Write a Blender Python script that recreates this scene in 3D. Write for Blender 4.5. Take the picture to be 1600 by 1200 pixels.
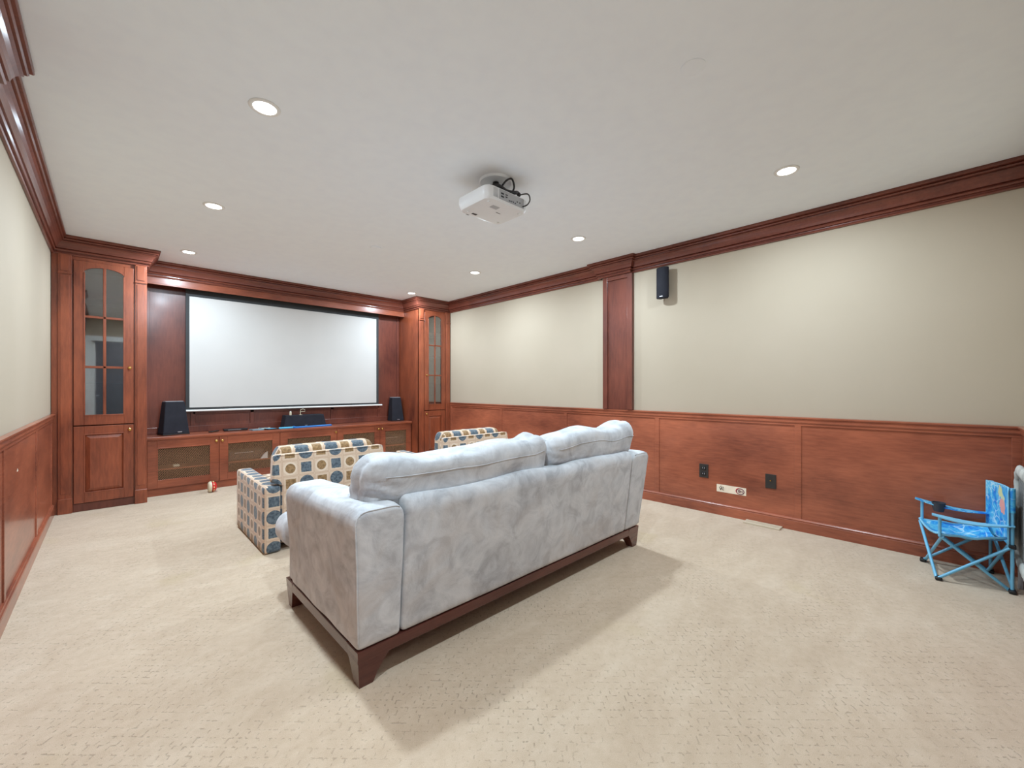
import bpy, bmesh, math, random
from mathutils import Vector, Matrix, noise

for o in list(bpy.data.objects):
    bpy.data.objects.remove(o)
S = bpy.context.scene
COL = S.collection
PI = math.pi

# ------------------------------------------------------------------ camera, world, exposure
YAW = math.atan2(628, 647)
cam_data = bpy.data.cameras.new('camera')
cam_data.sensor_width = 36
cam_data.lens = 647 / 1600 * 36
cam_data.shift_y = 6 / 1600
cam_data.clip_start = 0.02
cam = bpy.data.objects.new('camera', cam_data)
COL.objects.link(cam)
cam.location = (0, 0, 1.2)
cam.rotation_euler = (PI / 2, 0, -YAW)
S.camera = cam
w = bpy.data.worlds.new('world')
w.use_nodes = True
w.node_tree.nodes['Background'].inputs[0].default_value = (0.6, 0.7, 0.9, 1)
w.node_tree.nodes['Background'].inputs[1].default_value = 0.3
S.world = w
S.view_settings.view_transform = 'Standard'
S.view_settings.look = 'None'
S.view_settings.gamma = 1
S.view_settings.use_curve_mapping = False
S.view_settings.exposure = 0.22
LAMP_W = 26.5          # watts of every recessed downlight
LAMP_COL = (0.785, 0.955, 1.09)

# ------------------------------------------------------------------ room numbers (metres)
XL, XR = -0.40, 4.155
YR, YF = -0.38, 6.45
H = 2.64
YC = 5.80              # cabinet fronts
CXL, CXR = 0.28, 3.545  # inner sides of the two tall cabinets
YS = 6.25              # frieze face over the screen
YCON = 6.03            # console front
ZC = 0.655             # worktop height


# ------------------------------------------------------------------ materials
def lin(r, g, b):
    f = lambda c: (c / 255 / 12.92) if c / 255 <= 0.04045 else ((c / 255 + 0.055) / 1.055) ** 2.4
    return (f(r), f(g), f(b), 1)


class NT:
    def __init__(self, name):
        self.m = bpy.data.materials.new(name)
        self.m.use_nodes = True
        self.t = self.m.node_tree
        self.b = self.t.nodes['Principled BSDF']

    def n(self, kind, **kw):
        nd = self.t.nodes.new(kind)
        for k, v in kw.items():
            setattr(nd, k, v)
        return nd

    def link(self, a, b):
        self.t.links.new(a, b)

    def set(self, sock, v):
        if isinstance(v, bpy.types.NodeSocket):
            self.link(v, sock)
        else:
            sock.default_value = v

    def coord(self, kind='Object', scale=(1, 1, 1), loc=(0, 0, 0), rot=(0, 0, 0)):
        c = self.n('ShaderNodeTexCoord')
        mp = self.n('ShaderNodeMapping')
        mp.inputs['Scale'].default_value = scale
        mp.inputs['Location'].default_value = loc
        mp.inputs['Rotation'].default_value = rot
        self.link(c.outputs[kind], mp.inputs[0])
        return mp.outputs[0]

    def noise(self, vec, scale, detail=3, rough=0.5, dist=0):
        nd = self.n('ShaderNodeTexNoise')
        self.link(vec, nd.inputs['Vector'])
        nd.inputs['Scale'].default_value = scale
        nd.inputs['Detail'].default_value = detail
        nd.inputs['Roughness'].default_value = rough
        nd.inputs['Distortion'].default_value = dist
        return nd.outputs['Fac']

    def ramp(self, fac, stops, interp='LINEAR'):
        nd = self.n('ShaderNodeValToRGB')
        nd.color_ramp.interpolation = interp
        el = nd.color_ramp.elements
        while len(el) < len(stops):
            el.new(0.5)
        for e, (p, c) in zip(el, stops):
            e.position = p
            e.color = c if len(c) == 4 else (*c, 1)
        self.link(fac, nd.inputs[0])
        return nd.outputs[0]

    def mix(self, fac, a, b, mode='MIX'):
        nd = self.n('ShaderNodeMix', data_type='RGBA', blend_type=mode)
        self.set(nd.inputs[0], fac)
        self.set(nd.inputs[6], a)
        self.set(nd.inputs[7], b)
        return nd.outputs[2]

    def math(self, op, a, b=0.0, c=0.0):
        nd = self.n('ShaderNodeMath', operation=op)
        self.set(nd.inputs[0], a)
        self.set(nd.inputs[1], b)
        self.set(nd.inputs[2], c)
        return nd.outputs[0]

    def bump(self, h, strength=0.3, dist=0.01):
        nd = self.n('ShaderNodeBump')
        nd.inputs['Strength'].default_value = strength
        nd.inputs['Distance'].default_value = dist
        self.link(h, nd.inputs['Height'])
        self.link(nd.outputs[0], self.b.inputs['Normal'])


def plain(name, col, rough=0.5, metal=0.0, coat=0.0, spec=0.5, var=0.04):
    t = NT(name)
    v = t.coord()
    nz = t.noise(v, 12, 2)
    dark = tuple(c * (1 - var * 2) for c in col[:3]) + (1,)
    lite = tuple(min(1, c * (1 + var)) for c in col[:3]) + (1,)
    t.link(t.ramp(nz, [(0.3, dark), (0.7, lite)]), t.b.inputs['Base Color'])
    t.b.inputs['Roughness'].default_value = rough
    t.b.inputs['Metallic'].default_value = metal
    t.b.inputs['Coat Weight'].default_value = coat
    t.b.inputs['Specular IOR Level'].default_value = spec
    return t.m


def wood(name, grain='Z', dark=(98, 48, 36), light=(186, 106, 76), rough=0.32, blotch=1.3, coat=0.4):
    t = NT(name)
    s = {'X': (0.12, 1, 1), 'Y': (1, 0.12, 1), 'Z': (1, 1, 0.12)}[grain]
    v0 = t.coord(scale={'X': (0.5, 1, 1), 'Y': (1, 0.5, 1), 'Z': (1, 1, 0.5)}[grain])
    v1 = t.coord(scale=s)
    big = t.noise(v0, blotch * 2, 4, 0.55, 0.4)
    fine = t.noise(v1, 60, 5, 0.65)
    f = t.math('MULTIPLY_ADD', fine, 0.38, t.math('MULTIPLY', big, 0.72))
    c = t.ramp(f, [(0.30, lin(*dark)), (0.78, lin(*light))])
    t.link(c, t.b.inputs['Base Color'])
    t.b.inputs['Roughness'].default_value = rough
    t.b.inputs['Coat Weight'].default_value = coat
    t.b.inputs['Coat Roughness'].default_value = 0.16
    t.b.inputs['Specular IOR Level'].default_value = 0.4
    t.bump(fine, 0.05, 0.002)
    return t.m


M = {}
M['wood_v'] = wood('cherry_wood_vertical', 'Z', (76, 34, 26), (176, 94, 62))
M['wood_x'] = wood('cherry_wood_across', 'X', (84, 38, 28), (176, 96, 66))
M['wood_y'] = wood('cherry_wood_along', 'Y')
M['wood_crown'] = wood('cherry_wood_moulding', 'X', (84, 40, 32), (138, 74, 56), 0.42)
M['wood_shaded'] = wood('cherry_wood_shaded_panel', 'Z', (66, 32, 28), (128, 68, 52), 0.34)  # same cherry wood, darkened: recess shade put into its colour
M['sofa_wood'] = wood('espresso_wood', 'X', (66, 32, 28), (104, 58, 48), 0.25, coat=0.4)
M['brass'] = plain('brass', lin(214, 170, 100), 0.25, 1.0)
M['mesh_brass'] = plain('antique_brass_wire', lin(196, 150, 114), 0.6, 0.0)
M['ceiling'] = plain('ceiling_paint', lin(243, 249, 255), 0.9, var=0.01, spec=0.2)
M['white'] = plain('white_paint', lin(235, 235, 232), 0.4, var=0.01)
M['black_cloth'] = plain('speaker_cloth', lin(36, 36, 44), 0.8, var=0.1, spec=0.3)
M['black'] = plain('black_plastic', lin(26, 26, 30), 0.4)
M['dark_metal'] = plain('dark_bronze_plate', lin(48, 44, 42), 0.4)
M['silver'] = plain('silver_badge', lin(200, 200, 205), 0.3, 0.6)
M['black_border'] = plain('screen_border', lin(52, 53, 54), 0.8)
M['hall'] = plain('hall_paint', lin(120, 124, 132), 0.8)
M['proj'] = plain('projector_plastic', lin(228, 228, 228), 0.35, var=0.01)
M['proj_grey'] = plain('projector_grey', lin(172, 172, 174), 0.5)
M['vent'] = plain('vent_enamel', lin(206, 192, 168), 0.45)
M['paper'] = plain('sticker_paper', lin(238, 222, 200), 0.6)
M['red'] = plain('red_plastic', lin(205, 40, 40), 0.3)
M['yellow'] = plain('yellow_plastic', lin(235, 215, 150), 0.35)
M['cream'] = plain('cream_plastic', lin(228, 218, 190), 0.35)
M['blue_a'] = plain('blue_plastic', lin(40, 130, 215), 0.3)
M['blue_b'] = plain('light_blue_plastic', lin(90, 185, 225), 0.3)
M['teal'] = plain('teal_case', lin(110, 150, 165), 0.3, var=0.3)
M['purple'] = plain('dark_purple_ink', lin(96, 36, 66), 0.6)
M['ink'] = plain('dark_ink', lin(60, 50, 50), 0.6)
M['pole'] = plain('light_blue_steel', lin(112, 186, 222), 0.3, coat=0.4)
M['trim_blue'] = plain('light_blue_binding', lin(128, 196, 228), 0.6)
M['gray_bind'] = plain('grey_quilted_binding', lin(190, 190, 184), 0.8, var=0.12)
M['net_grey'] = plain('grey_netting', lin(150, 150, 148), 0.8)
M['net'] = plain('dark_netting', lin(60, 58, 62), 0.8)
M['inside'] = plain('dark_cabinet_interior', lin(30, 20, 17), 0.7)
M['gadget'] = plain('dark_equipment', lin(58, 52, 50), 0.4)


def mat_wall():
    t = NT('cream_wall_paint')
    v = t.coord()
    a = t.noise(v, 0.9, 3)
    f = t.noise(v, 220, 2)
    t.link(t.ramp(a, [(0.3, lin(177, 163, 143)), (0.7, lin(183, 169, 150))]), t.b.inputs['Base Color'])
    t.b.inputs['Roughness'].default_value = 0.75
    t.b.inputs['Specular IOR Level'].default_value = 0.25
    t.bump(f, 0.05, 0.001)
    return t.m


def mat_screen():
    t = NT('matt_white_screen')
    v = t.coord()
    a = t.noise(v, 2, 2)
    t.link(t.ramp(a, [(0.3, lin(202, 199, 195)), (0.7, lin(206, 203, 199))]), t.b.inputs['Base Color'])
    t.b.inputs['Roughness'].default_value = 0.9
    t.b.inputs['Specular IOR Level'].default_value = 0.1
    return t.m


def mat_carpet():
    t = NT('beige_carpet')
    v = t.coord()
    v2 = t.coord(scale=(1.0, 2.2, 1), rot=(0, 0, 0.7))
    big = t.noise(v2, 2.6, 4, 0.6, 0.6)
    mid = t.noise(v, 24, 3, 0.6)
    fine = t.noise(v, 420, 2, 0.7)
    base = t.ramp(big, [(0.3, lin(186, 163, 138)), (0.5, lin(198, 176, 151)), (0.72, lin(211, 192, 169))])
    c = t.mix(0.35, base, t.ramp(mid, [(0.3, lin(180, 157, 130)), (0.7, lin(214, 194, 171))]))
    c = t.mix(0.25, c, t.ramp(fine, [(0.3, lin(146, 124, 102)), (0.7, lin(230, 212, 190))]))
    # woven-in pin dashes: a regular lattice of short dark slits, some of them closed
    br = t.n('ShaderNodeTexBrick')
    t.link(t.coord(rot=(0, 0, PI / 4)), br.inputs['Vector'])
    br.inputs['Scale'].default_value = 1
    br.inputs['Brick Width'].default_value = 0.036
    br.inputs['Row Height'].default_value = 0.036
    br.inputs['Mortar Size'].default_value = 0.0035
    br.inputs['Mortar Smooth'].default_value = 0.6
    gate = t.ramp(t.noise(v, 62, 2), [(0.52, (0, 0, 0)), (0.6, (1, 1, 1))])
    patch = t.ramp(t.noise(v, 3.3, 2), [(0.35, (0.25,) * 3), (0.65, (1, 1, 1))])
    g = t.math('MULTIPLY', t.math('MULTIPLY', br.outputs['Fac'], gate), patch)
    c = t.mix(t.math('MULTIPLY', g, 0.4), c, lin(128, 110, 90))
    st = t.ramp(t.noise(t.coord(loc=(3.1, 1.7, 0)), 1.9, 2, 0.4), [(0.66, (0, 0, 0)), (0.72, (1, 1, 1))])
    c = t.mix(t.math('MULTIPLY', st, 0.25), c, lin(186, 166, 124))
    t.link(c, t.b.inputs['Base Color'])
    t.b.inputs['Roughness'].default_value = 1
    t.b.inputs['Specular IOR Level'].default_value = 0.1
    t.b.inputs['Sheen Weight'].default_value = 0.2
    hh = t.math('MULTIPLY_ADD', fine, 0.6, t.math('MULTIPLY_ADD', mid, 0.8, t.math('MULTIPLY', g, -1.4)))
    t.bump(hh, 0.5, 0.004)
    return t.m


def mat_suede():
    t = NT('grey_microsuede')
    v = t.coord()
    warp = t.noise(v, 3.0, 5, 0.6, 1.6)
    a = t.noise(t.coord(loc=(5, 2, 1)), 7.5, 5, 0.65, 1.2)
    f = t.noise(v, 260, 2)
    c1 = t.ramp(warp, [(0.36, lin(172, 174, 179)), (0.5, lin(200, 203, 207)), (0.64, lin(214, 216, 219))])
    c2 = t.ramp(a, [(0.36, lin(168, 169, 173)), (0.5, lin(203, 206, 210)), (0.62, lin(220, 222, 225))])
    c = t.mix(0.5, c1, c2)
    c = t.mix(t.ramp(t.noise(t.coord(loc=(9, 9, 3)), 2.4, 3, 0.6, 1.0), [(0.5, (0, 0, 0)), (0.7, (0.4, 0.4, 0.4))]), c, lin(190, 180, 173))
    t.link(c, t.b.inputs['Base Color'])
    t.b.inputs['Roughness'].default_value = 0.9
    t.b.inputs['Sheen Weight'].default_value = 0.12
    t.b.inputs['Sheen Roughness'].default_value = 0.5
    t.b.inputs['Specular IOR Level'].default_value = 0.15
    t.bump(t.math('MULTIPLY_ADD', f, 0.3, a), 0.25, 0.006)
    return t.m


def mat_pattern(P=0.112):
    t = NT('circle_and_square_upholstery')
    uv = t.n('ShaderNodeUVMap')
    sep = t.n('ShaderNodeSeparateXYZ')
    t.link(uv.outputs[0], sep.inputs[0])
    u = t.math('DIVIDE', sep.outputs[0], P)
    v = t.math('DIVIDE', sep.outputs[1], P)
    fu = t.math('ABSOLUTE', t.math('SUBTRACT', t.math('FRACT', u), 0.5))
    fv = t.math('ABSOLUTE', t.math('SUBTRACT', t.math('FRACT', v), 0.5))
    pi_ = t.math('MODULO', t.math('ADD', t.math('FLOOR', u), 200.0), 2.0)
    pj = t.math('MODULO', t.math('ADD', t.math('FLOOR', v), 200.0), 2.0)
    r = t.math('SQRT', t.math('ADD', t.math('MULTIPLY', fu, fu), t.math('MULTIPLY', fv, fv)))
    q = t.math('MAXIMUM', fu, fv)
    wob = t.math('MULTIPLY', t.math('SUBTRACT', t.noise(t.coord(), 60, 2), 0.5), 0.05)
    r = t.math('ADD', r, wob)
    q = t.math('ADD', q, wob)
    inv = lambda x: t.math('SUBTRACT', 1.0, x)
    bg = lin(214, 190, 166)
    ring = lin(224, 204, 182)
    edge = lin(198, 168, 144)
    tn = t.ramp(t.noise(t.coord(), 70, 3), [(0.35, lin(126, 98, 66)), (0.65, lin(164, 132, 94))])
    bl = t.ramp(t.noise(t.coord(), 70, 3), [(0.35, lin(72, 83, 94)), (0.65, lin(108, 120, 128))])
    c = t.mix(t.math('LESS_THAN', t.math('ABSOLUTE', t.math('SUBTRACT', q, 0.465)), 0.02), bg, edge)
    A = t.math('MULTIPLY', inv(pi_), inv(pj))
    B = t.math('MULTIPLY', pi_, inv(pj))
    Cc = t.math('MULTIPLY', inv(pi_), pj)
    D = t.math('MULTIPLY', pi_, pj)
    lt = lambda x, k: t.math('LESS_THAN', x, k)
    c = t.mix(t.math('MULTIPLY', A, lt(r, 0.43)), c, ring)
    c = t.mix(t.math('MULTIPLY', A, lt(r, 0.31)), c, tn)
    c = t.mix(t.math('MULTIPLY', B, lt(q, 0.33)), c, bl)
    c = t.mix(t.math('MULTIPLY', Cc, lt(q, 0.31)), c, tn)
    c = t.mix(t.math('MULTIPLY', D, lt(r, 0.45)), c, bl)
    t.link(c, t.b.inputs['Base Color'])
    t.b.inputs['Roughness'].default_value = 0.85
    t.b.inputs['Sheen Weight'].default_value = 0.25
    t.b.inputs['Specular IOR Level'].default_value = 0.15
    t.bump(t.noise(t.coord(), 400, 2), 0.15, 0.002)
    return t.m


def mat_kids(name, pinkish):
    t = NT(name)
    v = t.coord()
    a = t.noise(v, 14, 4, 0.6, 1.4)
    c = t.ramp(a, [(0.3, lin(30, 100, 205)), (0.45, lin(40, 150, 220)), (0.58, lin(90, 190, 228)), (0.72, lin(205, 230, 242))])
    vo = t.n('ShaderNodeTexVoronoi', feature='DISTANCE_TO_EDGE')
    t.link(t.coord(), vo.inputs['Vector'])
    vo.inputs['Scale'].default_value = 18
    g = t.ramp(vo.outputs['Distance'], [(0.02, (1, 1, 1)), (0.06, (0, 0, 0))])
    gate = t.ramp(t.noise(v, 9, 2), [(0.45, (0, 0, 0)), (0.55, (1, 1, 1))])
    c = t.mix(t.math('MULTIPLY', t.math('MULTIPLY', g, gate), 0.8), c, lin(190, 226, 240))
    if pinkish:
        pos = t.n('ShaderNodeTexCoord')
        def blob(cx, cy, cz, rad):
            d = t.n('ShaderNodeVectorMath', operation='DISTANCE')
            t.link(pos.outputs['Object'], d.inputs[0])
            d.inputs[1].default_value = (cx, cy, cz)
            dd = t.math('ADD', d.outputs['Value'], t.math('MULTIPLY', t.math('SUBTRACT', t.noise(v, 22, 2), 0.5), 0.07))
            return t.math('LESS_THAN', dd, rad)
        c = t.mix(blob(0.03, -0.165, 0.555, 0.045), c, lin(214, 214, 160))
        c = t.mix(blob(0.0, -0.165, 0.52, 0.040), c, lin(206, 214, 176))
        c = t.mix(blob(0.01, -0.165, 0.475, 0.050), c, lin(238, 164, 152))
    t.link(c, t.b.inputs['Base Color'])
    t.b.inputs['Roughness'].default_value = 0.6
    return t.m


def mat_glass():
    t = NT('cabinet_glass')
    out = t.t.nodes['Material Output']
    tr = t.n('ShaderNodeBsdfTransparent')
    tr.inputs[0].default_value = (0.72, 0.76, 0.78, 1)
    gl = t.n('ShaderNodeBsdfGlossy')
    gl.inputs['Roughness'].default_value = 0.03
    mx = t.n('ShaderNodeMixShader')
    mx.inputs[0].default_value = 0.30
    t.link(tr.outputs[0], mx.inputs[1])
    t.link(gl.outputs[0], mx.inputs[2])
    t.link(mx.outputs[0], out.inputs[0])
    return t.m


def mat_emit():
    t = NT('glowing_lamp_lens')
    t.b.inputs['Base Color'].default_value = (1, 1, 1, 1)
    t.b.inputs['Emission Color'].default_value = (1, 0.98, 0.95, 1)
    t.b.inputs['Emission Strength'].default_value = 6
    return t.m


M['wall'] = mat_wall()
M['screen'] = mat_screen()
M['carpet'] = mat_carpet()
M['suede'] = mat_suede()
M['pattern'] = mat_pattern()
M['kid_seat'] = mat_kids('blue_snowy_print', False)
M['kid_back'] = mat_kids('blue_print_with_pink_patch', True)
M['glass'] = mat_glass()
M['lens'] = mat_emit()


# ------------------------------------------------------------------ mesh helpers
class MB:
    """collects shapes into one mesh"""

    def __init__(self):
        self.v = []
        self.f = []

    def add(self, vs, fs):
        o = len(self.v)
        self.v += [tuple(p) for p in vs]
        self.f += [tuple(i + o for i in f) for f in fs]
        return self

    def box(self, x0, x1, y0, y1, z0, z1, b=0.0):
        if b <= 0:
            vs = [(x, y, z) for x in (x0, x1) for y in (y0, y1) for z in (z0, z1)]
            fs = [(0, 1, 3, 2), (4, 6, 7, 5), (0, 4, 5, 1), (2, 3, 7, 6), (0, 2, 6, 4), (1, 5, 7, 3)]
            return self.add(vs, fs)
        bm = bmesh.new()
        bmesh.ops.create_cube(bm, size=1)
        for q in bm.verts:
            q.co = Vector(((x0 + x1) / 2 + q.co.x * (x1 - x0), (y0 + y1) / 2 + q.co.y * (y1 - y0), (z0 + z1) / 2 + q.co.z * (z1 - z0)))
        bmesh.ops.bevel(bm, geom=bm.edges[:], offset=b, segments=2, affect='EDGES', profile=0.5)
        return self.bm(bm)

    def bm(self, bm):
        bm.verts.index_update()
        self.add([q.co[:] for q in bm.verts], [[q.index for q in f.verts] for f in bm.faces])
        bm.free()
        return self

    def tube(self, a, b, r, r2=None, n=12, cap=True):
        a, b = Vector(a), Vector(b)
        r2 = r if r2 is None else r2
        d = (b - a).normalized()
        u = d.orthogonal().normalized()
        w_ = d.cross(u)
        vs = []
        for c, rr in ((a, r), (b, r2)):
            for i in range(n):
                t = 2 * PI * i / n
                vs.append(c + u * math.cos(t) * rr + w_ * math.sin(t) * rr)
        fs = [(i, (i + 1) % n, n + (i + 1) % n, n + i) for i in range(n)]
        if cap:
            fs += [tuple(range(n))[::-1], tuple(range(n, 2 * n))]
        return self.add(vs, fs)

    def path(self, pts, r, n=8, closed=False):
        pts = [Vector(p) for p in pts]
        m = len(pts)
        vs = []
        up = Vector((0.123, 0.31, 0.94)).normalized()
        for i, p in enumerate(pts):
            a = pts[i - 1] if (i > 0 or closed) else p
            b = pts[(i + 1) % m] if (i < m - 1 or closed) else p
            d = (b - a).normalized()
            u = d.cross(up).normalized()
            w_ = d.cross(u)
            for k in range(n):
                t = 2 * PI * k / n
                vs.append(p + (u * math.cos(t) + w_ * math.sin(t)) * r)
        fs = []
        for i in range(m if closed else m - 1):
            j = (i + 1) % m
            for k in range(n):
                fs.append((i * n + k, i * n + (k + 1) % n, j * n + (k + 1) % n, j * n + k))
        if not closed:
            fs += [tuple(range(n))[::-1], tuple(range((m - 1) * n, m * n))]
        return self.add(vs, fs)

    def lathe(self, prof, n=24, c=(0, 0, 0), axis='Z'):
        """prof: (radius, height) pairs from bottom to top"""
        vs, fs = [], []
        for r, h in prof:
            for k in range(n):
                t = 2 * PI * k / n
                x, y = math.cos(t) * r, math.sin(t) * r
                p = {'Z': (x, y, h), 'Y': (x, h, y), 'X': (h, x, y)}[axis]
                vs.append((p[0] + c[0], p[1] + c[1], p[2] + c[2]))
        for i in range(len(prof) - 1):
            for k in range(n):
                fs.append((i * n + k, i * n + (k + 1) % n, (i + 1) * n + (k + 1) % n, (i + 1) * n + k))
        fs += [tuple(range(n))[::-1], tuple(range((len(prof) - 1) * n, len(prof) * n))]
        return self.add(vs, fs)

    def prism(self, poly, a, b, axis='Z'):
        n = len(poly)
        vs = []
        for h in (a, b):
            for p, q in poly:
                vs.append({'Z': (p, q, h), 'Y': (p, h, q), 'X': (h, p, q)}[axis])
        fs = [tuple(range(n)), tuple(range(n, 2 * n))[::-1]] + [(i, n + i, n + (i + 1) % n, (i + 1) % n) for i in range(n)]
        return self.add(vs, fs)

    def rbox(self, x0, x1, y0, y1, z0, z1, r, n=(8, 8, 8), k=4, fn=None):
        """rounded box built from a grid, optionally bent by fn(Vector)->Vector"""
        lo = Vector((x0, y0, z0))
        hi = Vector((x1, y1, z1))
        rr = min(r, (hi - lo)[0] / 2.001, (hi - lo)[1] / 2.001, (hi - lo)[2] / 2.001)
        ax = []
        for i in range(3):
            L = [lo[i] + rr * (1 - math.cos(PI / 2 * j / k)) for j in range(k)]
            mid = [lo[i] + rr + (hi[i] - lo[i] - 2 * rr) * j / n[i] for j in range(n[i] + 1)]
            ax.append(L + mid + [hi[i] - rr * (1 - math.cos(PI / 2 * j / k)) for j in reversed(range(k))])
        idx = {}
        vs = []
        N = [len(a) for a in ax]

        def vid(i, j, l):
            if (i, j, l) not in idx:
                p = Vector((ax[0][i], ax[1][j], ax[2][l]))
                c = Vector([min(max(p[t], lo[t] + rr), hi[t] - rr) for t in range(3)])
                d = p - c
                if d.length > 1e-9:
                    p = c + d.normalized() * rr
                if fn:
                    p = fn(p)
                idx[(i, j, l)] = len(vs)
                vs.append(p)
            return idx[(i, j, l)]
        fs = []
        for l, fl in ((0, False), (N[2] - 1, True)):
            for i in range(N[0] - 1):
                for j in range(N[1] - 1):
                    q = [vid(i, j, l), vid(i + 1, j, l), vid(i + 1, j + 1, l), vid(i, j + 1, l)]
                    fs.append(q if fl else q[::-1])
        for j, fl in ((0, True), (N[1] - 1, False)):
            for i in range(N[0] - 1):
                for l in range(N[2] - 1):
                    q = [vid(i, j, l), vid(i + 1, j, l), vid(i + 1, j, l + 1), vid(i, j, l + 1)]
                    fs.append(q if fl else q[::-1])
        for i, fl in ((0, False), (N[0] - 1, True)):
            for j in range(N[1] - 1):
                for l in range(N[2] - 1):
                    q = [vid(i, j, l), vid(i, j + 1, l), vid(i, j + 1, l + 1), vid(i, j, l + 1)]
                    fs.append(q if fl else q[::-1])
        return self.add(vs, fs)

    def sweep(self, prof, path, closed=False):
        """prof: (out, z) loop; path: plan polyline, room on its right-hand side; square mitres"""
        m = len(path)
        P = [Vector(p) for p in path]
        nrm = []
        for i in range(m if closed else m - 1):
            d = (P[(i + 1) % m] - P[i]).normalized()
            nrm.append(Vector((d.y, -d.x)))
        n = len(prof)
        vs = []
        for i in range(m):
            if closed:
                a, b = nrm[i - 1], nrm[i]
            else:
                a = nrm[max(i - 1, 0)]
                b = nrm[min(i, m - 2)]
            k = (a + b) / (1 + a.dot(b))
            for o, z in prof:
                vs.append((P[i].x + k.x * o, P[i].y + k.y * o, z))
        fs = []
        for i in range(m if closed else m - 1):
            j = (i + 1) % m
            for q in range(n):
                fs.append((i * n + q, i * n + (q + 1) % n, j * n + (q + 1) % n, j * n + q))
        if not closed:
            fs += [tuple(range(n)), tuple(range((m - 1) * n, m * n))[::-1]]
        return self.add(vs, fs)

    def build(self, name, mat, parent=None, smooth=False, off=(0, 0, 0), uvbox=False, auto=None):
        me = bpy.data.meshes.new(name)
        if parent is not None:
            off = (parent.matrix_basis.inverted() @ Vector((0, 0, 0)), )[0]
            if parent.parent is not None:
                off = parent['_o'] if False else Vector((0, 0, 0)) - WORLD(parent)
            else:
                off = Vector((0, 0, 0)) - WORLD(parent)
        off = Vector(off)
        me.from_pydata([(Vector(p) + off)[:] for p in self.v], [], self.f)
        bm = bmesh.new()
        bm.from_mesh(me)
        bmesh.ops.recalc_face_normals(bm, faces=bm.faces[:])
        if uvbox:
            uv = bm.loops.layers.uv.new('UVMap')
            for f in bm.faces:
                a = [abs(c) for c in f.normal]
                for l in f.loops:
                    c = l.vert.co
                    if a[0] >= a[1] and a[0] >= a[2]:
                        l[uv].uv = (c.y + 0.152, c.z - 0.094)
                    elif a[1] >= a[2]:
                        l[uv].uv = (c.x + 0.152, c.z - 0.094)
                    else:
                        l[uv].uv = (c.x + 0.152, c.y + 0.03)
        bm.to_mesh(me)
        bm.free()
        me.materials.append(M[mat])
        if smooth:
            me.polygons.foreach_set('use_smooth', [True] * len(me.polygons))
            if auto is not None:
                try:
                    me.set_sharp_from_angle(angle=math.radians(auto))
                except Exception:
                    pass
        o = bpy.data.objects.new(name, me)
        COL.objects.link(o)
        if parent is not None:
            o.parent = parent
        return o


def WORLD(o):
    p = Vector(o.location)
    while o.parent is not None:
        o = o.parent
        p += Vector(o.location)
    return p


def tag(o, label=None, cat=None, group=None, kind=None):
    if label:
        o['label'] = label
    if cat:
        o['category'] = cat
    if group:
        o['group'] = group
    if kind:
        o['kind'] = kind
    return o


def thing(name, label, cat, loc, group=None):
    o = bpy.data.objects.new(name, None)
    o.empty_display_size = 0.1
    COL.objects.link(o)
    o.location = loc
    return tag(o, label, cat, group)


def structure(o, label=None, cat=None):
    return tag(o, label, cat, None, 'structure')


def dup(root, delta, label=None, group=None):
    r = root.copy()
    COL.objects.link(r)
    r.location = Vector(root.location) + Vector(delta)
    if label:
        r['label'] = label
    if group:
        r['group'] = group
    for ch in list(root.children):
        c = ch.copy()
        COL.objects.link(c)
        c.parent = r
        for g in list(ch.children):
            d = g.copy()
            COL.objects.link(d)
            d.parent = c
    return r


# ------------------------------------------------------------------ room shell
T = 0.08
structure(MB().box(XL - T, XR + T, -1.9, YF + T + 0.1, -0.1, 0).build('floor', 'carpet'), 'beige cut-and-loop carpet over the whole room', 'carpet')
structure(MB().box(XL - T, XR + T, -1.9, YF + T + 0.1, H, H + 0.1).build('ceiling', 'ceiling'), 'flat pale grey-white ceiling with recessed lights', 'ceiling')
structure(MB().box(XL - T, XL, YR - T, YF + T, 0, H).build('wall_left', 'wall'), 'cream painted wall on the left', 'wall')
structure(MB().box(XR, XR + T, YR - T, YF + T, 0, H).build('wall_right', 'wall'), 'cream painted wall on the right', 'wall')
structure(MB().box(XL, XR, YF, YF + T, 0, H).build('wall_front', 'wood_v'), 'wood-panelled wall behind the screen', 'wall')
DX0, DX1, DZ = -0.27, 0.62, 2.16
mb = MB().box(XL, DX0, YR - T, YR, 0, H).box(DX1, XR, YR - T, YR, 0, H).box(DX0, DX1, YR - T, YR, DZ, H)
structure(mb.build('wall_rear', 'wall'), 'cream wall behind the camera with a doorway', 'wall')
mb = MB().box(XL - T, XL, -1.9, YR - T, 0, H).box(1.4, 1.45, -1.9, YR - T, 0, H).box(XL, 1.4, -1.9, -1.85, 0, H)
structure(mb.build('wall_hall', 'hall'), 'blue-grey hall walls beyond the doorway', 'wall')
mb = MB().box(DX0 - 0.1, DX0, YR, YR + 0.02, 0, DZ + 0.1).box(DX1, DX1 + 0.1, YR, YR + 0.02, 0, DZ + 0.1).box(DX0, DX1, YR, YR + 0.02, DZ, DZ + 0.1)
structure(mb.build('trim_7', 'white'), 'white casing around the rear doorway', 'trim')
d = MB().box(DX0 - 0.004, DX0 + 0.036, -1.32, YR - T - 0.01, 0.01, DZ - 0.01, 0.003)
for z0, z1 in ((0.2, 0.95), (1.15, 2.0)):
    d.box(DX0 + 0.036, DX0 + 0.042, -1.2, -0.6, z0, z1, 0.002)
d = d.build('door_1', 'white')
structure(d, 'white panelled door standing open into the hall', 'door')
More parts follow.
